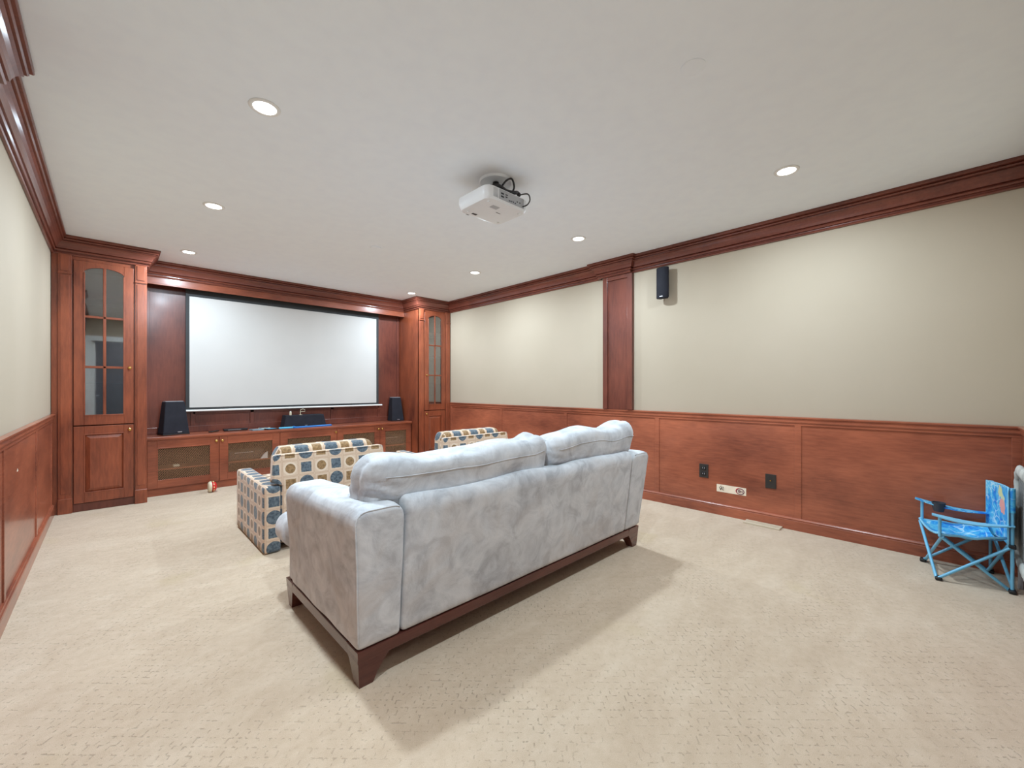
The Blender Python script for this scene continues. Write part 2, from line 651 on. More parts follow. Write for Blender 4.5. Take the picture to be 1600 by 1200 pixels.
k = MB().tube((DX0 + 0.042, -1.24, 1.03), (DX0 + 0.09, -1.24, 1.03), 0.012).tube((DX0 + 0.085, -1.24, 1.03), (DX0 + 0.085, -1.13, 1.03), 0.009)
k.build('door_handle', 'silver', d, smooth=True)

# crown moulding all round the room, one run
PX = 0.05
BY0, BY1 = 2.37, 2.76
crown_prof = [(0, H - 0.170), (0.014, H - 0.170), (0.018, H - 0.162), (0.014, H - 0.154), (0.009, H - 0.151), (0.009, H - 0.143), (0.026, H - 0.142), (0.032, H - 0.132),
              (0.026, H - 0.122), (0.020, H - 0.119), (0.038, H - 0.117), (0.044, H - 0.098), (0.052, H - 0.080), (0.064, H - 0.064), (0.076, H - 0.056), (0.068, H - 0.053),
              (0.068, H - 0.047), (0.084, H - 0.045), (0.090, H - 0.036), (0.082, H - 0.028), (0.100, H - 0.024), (0.104, H - 0.018), (0.104, H - 0.001), (0, H - 0.001)]
G = 0.0015
crown_path = [(XL + G, YR + G), (XL + G, BY0), (XL + PX, BY0), (XL + PX, BY1), (XL + G, BY1), (XL + G, YC), (CXL, YC), (CXL, YS), (CXR, YS), (CXR, YC), (XR - G, YC),
              (XR - G, BY1), (XR - PX, BY1), (XR - PX, BY0), (XR - G, BY0), (XR - G, YR + G)]
structure(MB().sweep(crown_prof, crown_path).build('trim_1', 'wood_crown'), 'stepped cherry-wood crown moulding round the ceiling', 'moulding')
# solid wood behind the crown where it leaves the walls: frieze board above the screen
fr = MB().box(CXL + 0.001, CXR - 0.001, YS + 0.001, YS + 0.022, 2.385, H - 0.002).box(CXL + 0.001, CXR - 0.001, YS - 0.008, YS + 0.022, 2.385, 2.402, 0.003)
structure(fr.build('trim_2', 'wood_x'), 'cherry-wood frieze board above the screen recess', 'moulding')

rail_prof = [(0.0, 0.905), (0.016, 0.905), (0.018, 0.912), (0.018, 0.935), (0.026, 0.94), (0.028, 0.945), (0.028, 0.953), (0.0, 0.956)]
base_prof = [(0.0, 0.0), (0.02, 0.0), (0.02, 0.078), (0.017, 0.083), (0.021, 0.088), (0.021, 0.093), (0.015, 0.099), (0.012, 0.104), (0.0, 0.104)]


def wains(face_x, sgn, y0, y1, stiles, name, lab):
    mb = MB()
    fx = lambda o: face_x - sgn * o
    a, b = sorted((fx(0.001), fx(0.006)))
    mb.box(a, b, y0, y1, 0.0, 0.93)
    for y in stiles:
        a, b = sorted((fx(0.004), fx(0.013)))
        mb.box(a, b, max(y - 0.024, y0), min(y + 0.024, y1), 0.09, 0.912, 0.002)
    a, b = sorted((fx(0.004), fx(0.0145)))
    mb.box(a, b, y0, y1, 0.882, 0.91, 0.002)
    return structure(mb.build(name, 'wood_y'), lab, 'wainscot')


wains(XR, 1, YR + 0.01, YC - 0.001, (5.75, 4.507, 3.296, 2.071, 0.823, -0.35), 'trim_3', 'cherry-wood wainscot along the right wall')
wains(XL, -1, YR + 0.01, YC - 0.001, (5.75, 4.648, 3.345, 2.1, 0.9, -0.35), 'trim_4', 'cherry-wood wainscot along the left wall')
mbr = MB().box(DX1 + 0.101, XR - 0.014, YR + 0.001, YR + 0.006, 0, 0.93)
for x in (0.9, 1.9, 2.9, 4.1):
    mbr.box(x - 0.024, x + 0.024, YR + 0.004, YR + 0.013, 0.09, 0.915, 0.002)
structure(mbr.build('trim_5', 'wood_x'), 'cherry-wood wainscot along the rear wall', 'wainscot')
right_path = [(XR - 0.004, YC - 0.001), (XR - 0.004, YR + 0.004), (DX1 + 0.101, YR + 0.004)]
left_path = [(XL + 0.004, YR + 0.01), (XL + 0.004, YC - 0.001)]
structure(MB().sweep(rail_prof, right_path).sweep(rail_prof, left_path).build('trim_6', 'wood_y'), 'cherry-wood chair rail capping the wainscot', 'chair rail')
structure(MB().sweep(base_prof, right_path).build('baseboard_right', 'wood_y'), 'cherry-wood baseboard along the right wall', 'baseboard')
structure(MB().sweep(base_prof, left_path).build('baseboard_left', 'wood_y'), 'cherry-wood baseboard along the left wall', 'baseboard')

# pilasters halfway along both side walls
for sgn, fx, nm, lab in ((1, XR, 'trim_8', 'cherry-wood pilaster on the right wall'), (-1, XL, 'trim_9', 'cherry-wood pilaster on the left wall')):
    mb = MB()
    q = lambda a, b: sorted((fx - sgn * a, fx - sgn * b))
    y0, y1 = 2.345, 2.72
    z0, z1 = 0.957, H - 0.17
    a, b = q(0.001, 0.028)
    mb.box(a, b, y0, y1, z0, z1)
    a, b = q(0.02, 0.045)
    mb.box(a, b, y0, y0 + 0.06, z0, z1, 0.002)
    mb.box(a, b, y1 - 0.06, y1, z0, z1, 0.002)
    mb.box(a, b, y0 + 0.06, y1 - 0.06, H - 0.215, z1, 0.002)
    structure(mb.build(nm, 'wood_shaded'), lab, 'pilaster')

# recess panelling around the screen
rp = MB().box(CXL + 0.002, CXR - 0.002, YF - 0.03, YF - 0.002, ZC + 0.03, 2.6)
yb = YF - 0.03
for x in (CXL + 0.03, 0.735, 1.367, 2.418, 3.17, CXR - 0.03):
    top = 2.6 if x in (CXL + 0.03, CXR - 0.03) else (2.4 if x in (0.735, 3.17) else 0.93)
    rp.box(x - 0.022, x + 0.022, yb - 0.014, yb + 0.001, ZC + 0.03, top, 0.002)
rp.box(0.735, 3.17, yb - 0.014, yb + 0.001, 0.875, 0.93, 0.002)
rp.box(CXL + 0.01, CXR - 0.01, yb - 0.022, yb + 0.001, ZC + 0.002, ZC + 0.075, 0.003)
structure(rp.build('trim_10', 'wood_shaded'), 'cherry-wood panelling in the recess around the screen', 'panelling')


# ------------------------------------------------------------------ recessed downlights
def downlight(x, y, label):
    t = thing('ceiling_light', label, 'ceiling light', (x, y, H), 'recessed downlights in the ceiling')
    ring = [(0.052, -0.002), (0.054, -0.006), (0.066, -0.007), (0.072, -0.003), (0.073, -0.0005), (0.052, -0.0005)]
    vs = MB()
    n = 32
    pts, fs = [], []
    for r, h in ring:
        for k in range(n):
            a = 2 * PI * k / n
            pts.append((x + math.cos(a) * r, y + math.sin(a) * r, H + h))
    m = len(ring)
    for i in range(m):
        j = (i + 1) % m
        for k in range(n):
            fs.append((i * n + k, i * n + (k + 1) % n, j * n + (k + 1) % n, j * n + k))
    vs.add(pts, fs).build('trim_ring', 'white', t, smooth=True)
    MB().lathe([(0.0515, -0.0035), (0.0515, -0.001)], 32, (x, y, H)).build('lens', 'lens', t)
    L = bpy.data.lights.new('downlight', 'AREA')
    L.shape = 'DISK'
    L.size = 0.10
    L.energy = LAMP_W
    L.color = LAMP_COL
    L.spread = math.radians(180)
    lo = bpy.data.objects.new('light_source', L)
    COL.objects.link(lo)
    lo.parent = t
    lo.location = (0, 0, -0.008)
    return t


d0 = downlight(0.57, 2.41, 'round recessed downlight, the large bright one above the left of the room')
for x, y, lab in ((0.589, 3.995, 'round recessed downlight, middle one of the left row'),
                  (0.599, 5.536, 'round recessed downlight close to the left tall cabinet'),
                  (3.285, 5.575, 'round recessed downlight close to the right tall cabinet'),
                  (3.27, 4.03, 'round recessed downlight, third from the screen end to the right'),
                  (3.242, 2.42, 'round recessed downlight to the right of the projector'),
                  (3.22, 0.702, 'round recessed downlight nearest the viewer on the right'),
                  (0.57, 0.75, 'added round recessed downlight, out of view, completing the left row')):  # last one is invented: an unseen lamp added for its light
    c = dup(d0, (x - 0.57, y - 2.41, 0), lab)
d0['label'] = 'largest, brightest round recessed downlight at the upper left'

L = bpy.data.lights.new('hall_fill', 'AREA')  # unseen fill light added in the hall, no fitting modelled
L.shape = 'DISK'
L.size = 0.2
L.energy = 18
hl = bpy.data.objects.new('hall_fill', L)
hl.location = (0.5, -1.1, H - 0.02)
COL.objects.link(hl)

# ceiling discs
t = MB().lathe([(0.047, -0.005), (0.052, -0.003), (0.052, 0)], 32, (1.878, 0.768, H)).build('ceiling_disc', 'ceiling', None, True, auto=40)
tag(t, 'flat round white cover plate on the ceiling near the top edge', 'cover plate')
t = MB().lathe([(0.05, -0.012), (0.054, -0.006), (0.054, 0)], 32, (1.955, 4.02, H)).build('sprinkler_cover', 'ceiling', None, True, auto=40)
tag(t, 'small round white disc on the ceiling beyond the projector', 'cover plate')


# ------------------------------------------------------------------ tall cabinets
def arch_pane(x0, x1, ztop, zlow, xc, half, n=8):
    """top edge following an arch; returns points along the top from x1 to x0"""
    pts = []
    for i in range(n + 1):
        x = x1 + (x0 - x1) * i / n
        u = (x - xc) / half
        pts.append((x, zlow + (ztop - zlow) * math.sqrt(max(0, 1 - u * u * 0.96))))
    return pts


def knob(x, y, z, parent):
    return MB().lathe([(0.006, 0.0), (0.006, -0.012), (0.013, -0.016), (0.016, -0.022), (0.014, -0.029), (0.006, -0.032)], 16, (x, y, z), 'Y').build('knob', 'brass', parent, True)


def tall_cabinet(x0, x1, pl, pr, dx0, dx1, knob_side, label, wallside):
    """x0..x1 outer, pl/pr pilaster ranges, dx door range"""
    xc = (x0 + x1) / 2
    t = thing('display_cabinet', label, 'cabinet', (xc, YC, 0))
    g = 0.0015
    body = MB()
    yb1 = YF - 0.005
    th = 0.02
    body.box(x0 + g, x0 + th, YC + 0.002, yb1, 0, H - 0.17)
    body.box(x1 - th, x1 - g, YC + 0.002, yb1, 0, H - 0.17)
    body.box(x0 + th, x1 - th, yb1 - 0.012, yb1, 0, H - 0.17)
    for z in (0.06, 0.84, H - 0.19):
        body.box(x0 + th, x1 - th, YC + 0.03, yb1 - 0.012, z, z + 0.02)
    for z in (1.25, 1.72, 2.1):
        body.box(x0 + th, x1 - th, YC + 0.12, yb1 - 0.012, z, z + 0.018)
    # face frame
    body.box(x0 + g, dx0 - 0.003, YC, YC + 0.022, 0, H - 0.17)
    body.box(dx1 + 0.003, x1 - g, YC, YC + 0.022, 0, H - 0.17)
    body.box(dx0 - 0.003, dx1 + 0.003, YC, YC + 0.022, 2.435, H - 0.17)
    body.build('body', 'wood_v', t)
    MB().box(dx0 - 0.003, dx1 + 0.003, YC - 0.006, YC + 0.02, 0, 0.078, 0.002).build('toe_kick', 'wood_shaded', t)
    for a, b in (pl, pr):
        p = MB()
        p.box(a, b, YC - 0.022, YC, 0.14, 2.472, 0.002)
        p.box(a + 0.014, b - 0.014, YC - 0.027, YC - 0.02, 0.19, 2.27, 0.002)
        p.box(a - 0.004, b + 0.004, YC - 0.032, YC, 0, 0.145, 0.004)
        p.box(a - 0.003, b + 0.003, YC - 0.03, YC, 2.285, 2.3, 0.003)
        p.box(a + 0.014, b - 0.014, YC - 0.027, YC - 0.02, 2.315, 2.46, 0.002)
        p.build('pilaster', 'wood_v', t)
    # upper glazed door
    yd0, yd1 = YC - 0.02, YC + 0.001
    z0, z1 = 0.836, 2.43
    st = 0.072
    gx0, gx1 = dx0 + st, dx1 - st
    zb, zt, zl = 0.93, 2.385, 2.325
    dr = MB()
    dr.box(dx0, gx0, yd0, yd1, z0, z1, 0.003)
    dr.box(gx1, dx1, yd0, yd1, z0, z1, 0.003)
    dr.box(gx0, gx1, yd0, yd1, z0, zb, 0.003)
    gc = (gx0 + gx1) / 2
    top = arch_pane(gx0, gx1, zt, zl, gc, (gx1 - gx0) / 2, 16)
    for i in range(16):
        (xa, za), (xb, zb_) = top[i], top[i + 1]
        vs = [(xa, yd0, za), (xb, yd0, zb_), (xb, yd0, z1), (xa, yd0, z1), (xa, yd1, za), (xb, yd1, zb_), (xb, yd1, z1), (xa, yd1, z1)]
        dr.add(vs, [(0, 1, 2, 3), (4, 7, 6, 5), (0, 4, 5, 1), (1, 5, 6, 2), (2, 6, 7, 3), (3, 7, 4, 0)])
    dr.box(gc - 0.011, gc + 0.011, yd0 + 0.002, yd1 - 0.003, zb, zt, 0.003)
    for z in (1.404, 1.895):
        dr.box(gx0, gx1, yd0 + 0.002, yd1 - 0.003, z - 0.011, z + 0.011, 0.003)
    # glazing bead
    for xa, xb in ((gx0 - 0.004, gx0 + 0.006), (gx1 - 0.006, gx1 + 0.004)):
        dr.box(xa, xb, yd0 - 0.004, yd0 + 0.004, zb, zl, 0.002)
    dr.box(gx0, gx1, yd0 - 0.004, yd0 + 0.004, zb - 0.004, zb + 0.006, 0.002)
    dr = dr.build('door', 'wood_v', t)
    cols = ((gx0 + 0.001, gc - 0.012), (gc + 0.012, gx1 - 0.001))
    for a, b in cols:
        for za, zb2 in ((zb + 0.002, 1.392), (1.416, 1.883)):
            MB().box(a, b, YC - 0.010, YC - 0.006, za, zb2).build('glass_pane', 'glass', dr)
        tp = arch_pane(a, b, zt - 0.002, zl - 0.002, gc, (gx1 - gx0) / 2)
        MB().prism([(a, 1.907), (b, 1.907)] + tp, YC - 0.010, YC - 0.006, 'Y').build('glass_pane', 'glass', dr)
    kx = dx1 - 0.03 if knob_side > 0 else dx0 + 0.03
    knob(kx, yd0, 1.404, dr)
    # lower raised-panel door
    lo = MB()
    lz0, lz1 = 0.082, 0.826
    rx0, rx1, rz0, rz1 = dx0 + st, dx1 - st, 0.178, 0.745
    lo.box(dx0, rx0, yd0, yd1, lz0, lz1, 0.003).box(rx1, dx1, yd0, yd1, lz0, lz1, 0.003)
    lo.box(rx0, rx1, yd0, yd1, lz0, rz0, 0.003).box(rx0, rx1, yd0, yd1, rz1, lz1, 0.003)
    yy = [yd0 + 0.012, yd0 + 0.012, yd0 - 0.002]
    ins = [0.0, 0.006, 0.04]
    vs, fs = [], []
    for y, i_ in zip(yy, ins):
        vs += [(rx0 + i_, y, rz0 + i_), (rx1 - i_, y, rz0 + i_), (rx1 - i_, y, rz1 - i_), (rx0 + i_, y, rz1 - i_)]
    for l in range(2):
        for q in range(4):
            fs.append((l * 4 + q, l * 4 + (q + 1) % 4, l * 4 + 4 + (q + 1) % 4, l * 4 + 4 + q))
    fs.append((8, 9, 10, 11))
    vs += [(rx0, yd1, rz0), (rx1, yd1, rz0), (rx1, yd1, rz1), (rx0, yd1, rz1)]
    fs += [(0, 1, 13, 12), (1, 2, 14, 13), (2, 3, 15, 14), (3, 0, 12, 15), (12, 13, 14, 15)]
    lo.add(vs, fs)
    # moulding bead round the field
    for a in ((rx0 - 0.004, rx0 + 0.006, rz0, rz1), (rx1 - 0.006, rx1 + 0.004, rz0, rz1), (rx0, rx1, rz0 - 0.004, rz0 + 0.006), (rx0, rx1, rz1 - 0.006, rz1 + 0.004)):
        lo.box(a[0], a[1], yd0 - 0.003, yd0 + 0.004, a[2], a[3], 0.002)
    lo = lo.build('door', 'wood_v', t)
    knob(kx, yd0, 0.775, lo)
    return t


tall_cabinet(XL + 0.002, CXL, (-0.352, -0.265), (0.186, 0.276), -0.252, 0.174, 1, 'tall cherry-wood cabinet left of the screen, six arched glass panes above a raised-panel door', -1)
tall_cabinet(CXR, XR - 0.002, (CXR + 0.004, CXR + 0.09), (4.055, 4.145), 3.645, 4.045, -1, 'tall cherry-wood cabinet right of the screen in the far right corner', 1)

# ------------------------------------------------------------------ console and worktop
t = thing('media_console', 'low cherry-wood cabinet run with five wire-mesh doors under the screen', 'cabinet', ((CXL + CXR) / 2, YCON, 0))
x0, x1 = CXL + 0.003, CXR - 0.003
b = MB()
b.box(x0, x0 + 0.018, YCON + 0.024, YF - 0.035, 0, ZC - 0.042).box(x1 - 0.018, x1, YCON + 0.024, YF - 0.035, 0, ZC - 0.042)
edges = [0.289, 0.939, 1.599, 2.338, 2.994, CXR - 0.012]
for e in edges[1:-1]:
    b.box(e - 0.009, e + 0.009, YCON + 0.024, YF - 0.055, 0.06, ZC - 0.042)
b.box(x0 + 0.018, x1 - 0.018, YF - 0.052, YF - 0.037, 0.06, ZC - 0.042)
b.box(x0 + 0.018, x1 - 0.018, YCON + 0.024, YF - 0.055, 0.06, 0.078)
b.box(x0, x1, YCON + 0.003, YCON + 0.022, 0.57, ZC - 0.042)
b.build('body', 'inside', t)
MB().box(x0, x1, YCON + 0.002, YCON + 0.022, 0.0, 0.083, 0.002).build('plinth', 'wood_x', t)
for i in range(5):
    a, c = edges[i] + 0.002, edges[i + 1] - 0.002
    st = 0.082
    z0, z1 = 0.086, 0.614
    y0, y1 = YCON - 0.018, YCON + 0.001
    wx0, wx1, wz0, wz1 = a + st, c - st, 0.17, 0.53
    d = MB()
    d.box(a, wx0, y0, y1, z0, z1, 0.002).box(wx1, c, y0, y1, z0, z1, 0.002)
    d.box(wx0, wx1, y0, y1, z0, wz0, 0.002).box(wx0, wx1, y0, y1, wz1, z1, 0.002)
    for q in ((wx0 - 0.003, wx0 + 0.007, wz0, wz1), (wx1 - 0.007, wx1 + 0.003, wz0, wz1), (wx0, wx1, wz0 - 0.003, wz0 + 0.007), (wx0, wx1, wz1 - 0.007, wz1 + 0.003)):
        d.box(q[0], q[1], y0 - 0.002, y0 + 0.004, q[2], q[3], 0.001)
    d = d.build('door', 'wood_x', t)
    # diamond wire mesh
    g = MB()
    W_, H_ = wx1 - wx0, wz1 - wz0
    pitch = 0.0185
    hw = 0.0013
    for s in (1, -1):
        k0 = -H_ if s == 1 else 0
        k = k0 - (k0 % pitch)
        while k < W_ + (0 if s == 1 else H_):
            # line x = k + s*z (local)
            pts = []
            for z in (0.0, H_):
                pts.append((k + s * z, z))
            (xa, za), (xb, zb_) = pts
            # clip on x
            def clip(xa, za, xb, zb_):
                for lim, sg in ((0.0, 1), (W_, -1)):
                    fa, fb = sg * (xa - lim), sg * (xb - lim)
                    if fa < 0 and fb < 0:
                        return None
                    if fa < 0:
                        u = fa / (fa - fb)
                        xa, za = xa + (xb - xa) * u, za + (zb_ - za) * u
                    elif fb < 0:
                        u = fb / (fb - fa)
                        xb, zb_ = xb + (xa - xb) * u, zb_ + (za - zb_) * u
                return xa, za, xb, zb_
            r = clip(xa, za, xb, zb_)
            if r and abs(r[0] - r[2]) > 0.004:
                g.tube((wx0 + r[0], YCON - 0.006 + s * 0.002, wz0 + r[1]), (wx0 + r[2], YCON - 0.006 + s * 0.002, wz0 + r[3]), hw, n=4, cap=False)
            k += pitch
    g.build('wire_mesh', 'mesh_brass', d)
    kx = {0: c - 0.028, 1: a + 0.028, 2: c - 0.02, 3: c - 0.028, 4: a + 0.028}[i]
    knob(kx, y0, 0.568, d)
    MB().box(edges[i] + 0.011 if i else x0 + 0.02, (edges[i + 1] - 0.011) if i < 4 else x1 - 0.02, YCON + 0.06, YF - 0.056, 0.27, 0.287).build('shelf', 'wood_x', t)

wt = MB().box(CXL + 0.002, CXR - 0.002, YCON - 0.035, YF - 0.034, ZC - 0.028, ZC, 0.004).box(CXL + 0.002, CXR - 0.002, YCON - 0.024, YCON + 0.02, ZC - 0.04, ZC - 0.028)
tag(wt.build('countertop', 'wood_x'), 'long polished cherry-wood worktop over the mesh-door cabinets', 'countertop')

# equipment inside the console
for nm, lab, cat, bx, mt in (
        ('stereo_receiver', 'dark stereo component on the shelf behind the second mesh door', 'stereo', (1.06, 1.44, 6.14, 6.36, 0.289, 0.40), 'gadget'),
        ('disc_player', 'dark flat player on the shelf behind the fourth mesh door', 'disc player', (2.46, 2.86, 6.14, 6.36, 0.289, 0.36), 'gadget'),
        ('amplifier', 'dark amplifier on the shelf behind the rightmost mesh door', 'amplifier', (3.08, 3.48, 6.14, 6.36, 0.289, 0.42), 'gadget'),
        ('game_console', 'dark box on the shelf behind the third mesh door', 'game console', (1.75, 2.1, 6.14, 6.36, 0.289, 0.38), 'gadget')):
    r = thing(nm, lab, cat, ((bx[0] + bx[1]) / 2, bx[2], bx[4]))
    MB().box(bx[0], bx[1], bx[2], bx[3], bx[4] + 0.006, bx[5], 0.004).build('case', mt, r)
    MB().box(bx[0] + 0.06, bx[1] - 0.12, bx[2] - 0.002, bx[2] + 0.001, bx[5] - 0.022, bx[5] - 0.017).build('display_strip', 'silver', r)
    for fx_ in (bx[0] + 0.04, bx[1] - 0.04):
        for fy in (bx[2] + 0.04, bx[3] - 0.04):
            MB().lathe([(0.012, 0), (0.012, 0.007)], 12, (fx_, fy, bx[4])).build('foot', 'black', r)
r = MB().prism([(1.395, 0.2875), (1.475, 0.2875), (1.475, 0.37), (1.44, 0.35)], 6.09, 6.12, 'Y').build('paper_card', 'white')
tag(r, 'white triangular card leaning behind the second mesh door', 'card')
r = MB().rbox(0.52, 0.58, 6.12, 6.2, 0.2875, 0.315, 0.012, (2, 2, 2)).build('white_plug', 'cream', None, True)
tag(r, 'small pale plug lying on the shelf behind the leftmost mesh door', 'plug')

# ------------------------------------------------------------------ projection screen
t = thing('projection_screen', 'large white projector screen with a black border above the console', 'projector screen', (1.88, 6.36, 0.93))
MB().box(0.694, 3.102, 6.358, 6.361, 0.96, 2.316).build('screen_surface', 'screen', t)
sb = MB()
sb.box(0.657, 0.694, 6.3575, 6.3615, 0.934, 2.42).box(3.102, 3.14, 6.3575, 6.3615, 0.934, 2.42)
sb.box(0.694, 3.102, 6.3575, 6.3615, 2.316, 2.42).box(0.694, 3.102, 6.3575, 6.3615, 0.934, 0.96)
sb.build('screen_border', 'black_border', t)
MB().tube((0.606, 6.36, 0.92), (3.2, 6.36, 0.92), 0.013).build('bottom_bar', 'white', t, True, auto=40)
MB().box(0.6, 3.2, 6.33, 6.40, 2.42, 2.52, 0.01).build('roller_housing', 'black', t)


# ------------------------------------------------------------------ speakers
def frustum(mb, x0, x1, y0, y1, z0, z1, ti_x, ti_f, ti_b=0.0, bev=0.01):
    bm = bmesh.new()
    vs = [bm.verts.new(p) for p in ((x0, y0, z0), (x1, y0, z0), (x1, y1, z0), (x0, y1, z0), (x0 + ti_x, y0 + ti_f, z1), (x1 - ti_x, y0 + ti_f, z1), (x1 - ti_x, y1 - ti_b, z1), (x0 + ti_x, y1 - ti_b, z1))]
    for f in ((3, 2, 1, 0), (4, 5, 6, 7), (0, 1, 5, 4), (1, 2, 6, 5), (2, 3, 7, 6), (3, 0, 4, 7)):
        bm.faces.new([vs[i] for i in f])
    bmesh.ops.bevel(bm, geom=bm.edges[:], offset=bev, segments=2, affect='EDGES', profile=0.5)
    return mb.bm(bm)


t = thing('subwoofer', 'big black tapered speaker at the left end of the worktop', 'speaker', (0.43, 6.12, ZC))
frustum(MB(), 0.432, 0.688, 6.122, 6.285, ZC + 0.014, ZC + 0.385, 0.034, 0.035, 0.02).build('cabinet', 'black_cloth', t)
MB().box(0.43, 0.69, 6.12, 6.285, ZC, ZC + 0.016, 0.004).build('base', 'black', t)
MB().box(0.475, 0.645, 6.17, 6.255, ZC + 0.384, ZC + 0.389, 0.002).build('top_panel', 'proj_grey', t)
MB().box(0.57, 0.61, 6.118, 6.124, ZC + 0.028, ZC + 0.036).build('badge', 'silver', t)
t.rotation_euler = (0, 0, math.radians(15))   # turned a little towards the room's middle

t = thing('bookshelf_speaker', 'narrow black tapered speaker at the right end of the worktop', 'speaker', (3.42, 6.3, ZC))
frustum(MB(), 3.305, 3.52, 6.215, 6.37, ZC + 0.004, ZC + 0.385, 0.03, 0.05, 0.0, 0.006).build('cabinet', 'black_cloth', t)
MB().box(3.34, 3.485, 6.275, 6.362, ZC + 0.384, ZC + 0.389, 0.002).build('top_panel', 'proj_grey', t)
MB().box(3.4, 3.44, 6.212, 6.218, ZC + 0.02, ZC + 0.027).build('badge', 'silver', t)
MB().box(3.307, 3.518, 6.222, 6.37, ZC, ZC + 0.006).build('base', 'black', t)

t = thing('center_speaker', 'wide low black speaker in the middle of the worktop under the screen', 'speaker', (1.97, 6.2, ZC))
frustum(MB(), 1.69, 2.25, 6.18, 6.36, ZC + 0.004, ZC + 0.165, 0.03, 0.02, 0.0, 0.006).build('cabinet', 'black_cloth', t)
MB().box(1.70, 2.24, 6.19, 6.355, ZC, ZC + 0.006).build('base', 'black', t)
MB().box(1.96, 1.99, 6.177, 6.182, ZC + 0.018, ZC + 0.024).build('badge', 'silver', t)
t = thing('white_bottle', 'tiny white capped container on top of the centre speaker', 'bottle', (1.79, 6.24, ZC + 0.166))
MB().lathe([(0.013, 0), (0.014, 0.003), (0.014, 0.038), (0.008, 0.044)], 16, (1.79, 6.24, ZC + 0.166)).build('container', 'cream', t, True, auto=40)
MB().lathe([(0.010, 0.044), (0.010, 0.058)], 16, (1.79, 6.24, ZC + 0.166)).build('cap', 'white', t, True, auto=40)
px, pz = 1.92, ZC + 0.166
t = MB().path([(px, 6.25, pz + 0.002), (px, 6.25, pz + 0.05), (px + 0.003, 6.25, pz + 0.072), (px + 0.03, 6.25, pz + 0.082), (px + 0.058, 6.25, pz + 0.072), (px + 0.06, 6.25, pz + 0.046), (px + 0.004, 6.25, pz + 0.044)], 0.0035)
t.box(px - 0.015, px + 0.02, 6.235, 6.265, pz - 0.0005, pz + 0.003)
tag(t.build('wire_hook', 'cream'), 'small bent pale hook standing on the centre speaker', 'hook')

# wall speakers
def wall_speaker(side, yc, label):
    xw = XR if side > 0 else XL
    s = side
    t = thing('wall_speaker', label, 'speaker', (xw, yc, 2.29), 'small wall speakers')
    hw, dep, z0, z1 = 0.066, 0.075, 2.12, 2.435
    xf = xw - s * 0.115
    poly = []
    for i in range(13):
        a = PI * i / 12
        poly.append((xf + s * (0.035 - 0.035 * math.sin(a)), yc - hw * math.cos(a)))
    poly += [(xf + s * dep, yc + 0.04), (xf + s * dep, yc - 0.04)]
    mb = MB()
    n = len(poly)
    lev = [(z0, 0.93), (z0 + 0.006, 1), (z1 - 0.006, 1), (z1, 0.93)]
    vs = []
    cx_ = xf + s * 0.04
    for z, k in lev:
        for p in poly:
            vs.append((cx_ + (p[0] - cx_) * k, yc + (p[1] - yc) * k, z))
    fs = [tuple(range(n)), tuple(range(3 * n, 4 * n))[::-1]]
    for l in range(3):
        for q in range(n):
            fs.append((l * n + q, l * n + (q + 1) % n, (l + 1) * n + (q + 1) % n, (l + 1) * n + q))
    mb.add(vs, fs)
    mb.build('cabinet', 'black_cloth', t, True, auto=35)
    MB().box(*sorted((xw - s * 0.001, xw - s * 0.045)), yc - 0.018, yc + 0.018, 2.2, 2.27, 0.003).build('bracket', 'dark_metal', t)
    MB().box(*sorted((xf + s * 0.001, xf - s * 0.0015)), yc - 0.016, yc + 0.016, z0 + 0.012, z0 + 0.02).build('badge', 'silver', t)
    return t


wall_speaker(1, 1.975, 'slim black speaker high on the right wall beside the pilaster')
wall_speaker(-1, 1.85, 'slim black speaker high on the left wall, seen only in the cabinet glass')

# ------------------------------------------------------------------ small things on the worktop
def slab(name, label, cat, mat, x, y, lx, ly, h, ang=0, group=None, z=ZC, b=0.002):
    t = MB().box(-lx / 2, lx / 2, -ly / 2, ly / 2, 0, h, b).build(name, mat)
    t.location = (x, y, z + 0.0005)
    t.rotation_euler = (0, 0, math.radians(ang))
    return tag(t, label, cat, group)


t = slab('remote_control', 'small dark remote control lying beside the big left speaker', 'remote control', 'dark_metal', 0.92, 6.24, 0.045, 0.16, 0.014, -35, b=0.004)
t = thing('set_top_box', 'long flat black box on the worktop between remote and game cases', 'media box', (1.14, 6.24, ZC))
MB().box(1.02, 1.275, 6.2, 6.29, ZC + 0.003, ZC + 0.028, 0.004).build('case', 'black', t)
MB().box(1.06, 1.2, 6.199, 6.201, ZC + 0.014, ZC + 0.018).build('display_strip', 'silver', t)
MB().box(1.03, 1.265, 6.21, 6.285, ZC, ZC + 0.004).build('base', 'black', t)
for x, y, a, m_, lab in ((1.36, 6.14, 8, 'teal', 'teal disc case, leftmost of the flat cases on the worktop'), (1.47, 6.24, -14, 'cream', 'pale disc case lying behind the teal one'), (1.52, 6.10, 20, 'black', 'dark disc case next to the long blue toy')):
    c = thing('disc_case', lab, 'disc case', (x, y, ZC), 'disc cases on the worktop')
    MB().box(x - 0.068, x + 0.068, y - 0.055, y + 0.055, ZC, ZC + 0.013, 0.002).build('case', m_, c)
    MB().box(x - 0.06, x + 0.045, y - 0.05, y + 0.05, ZC + 0.0125, ZC + 0.0137).build('cover_sheet', {'teal': 'silver', 'cream': 'teal', 'black': 'blue_b'}[m_], c)
    c.rotation_euler = (0, 0, math.radians(a))
t = thing('toy_sword', 'long blue plastic toy lying along the front edge of the worktop', 'toy', (1.9, 6.1, ZC))
MB().rbox(1.6, 1.78, 6.06, 6.085, ZC, ZC + 0.022, 0.008, (3, 2, 2)).build('grip', 'blue_b', t, True)
MB().rbox(1.775, 1.80, 6.03, 6.115, ZC, ZC + 0.026, 0.008, (2, 3, 2)).build('guard', 'blue_a', t, True)
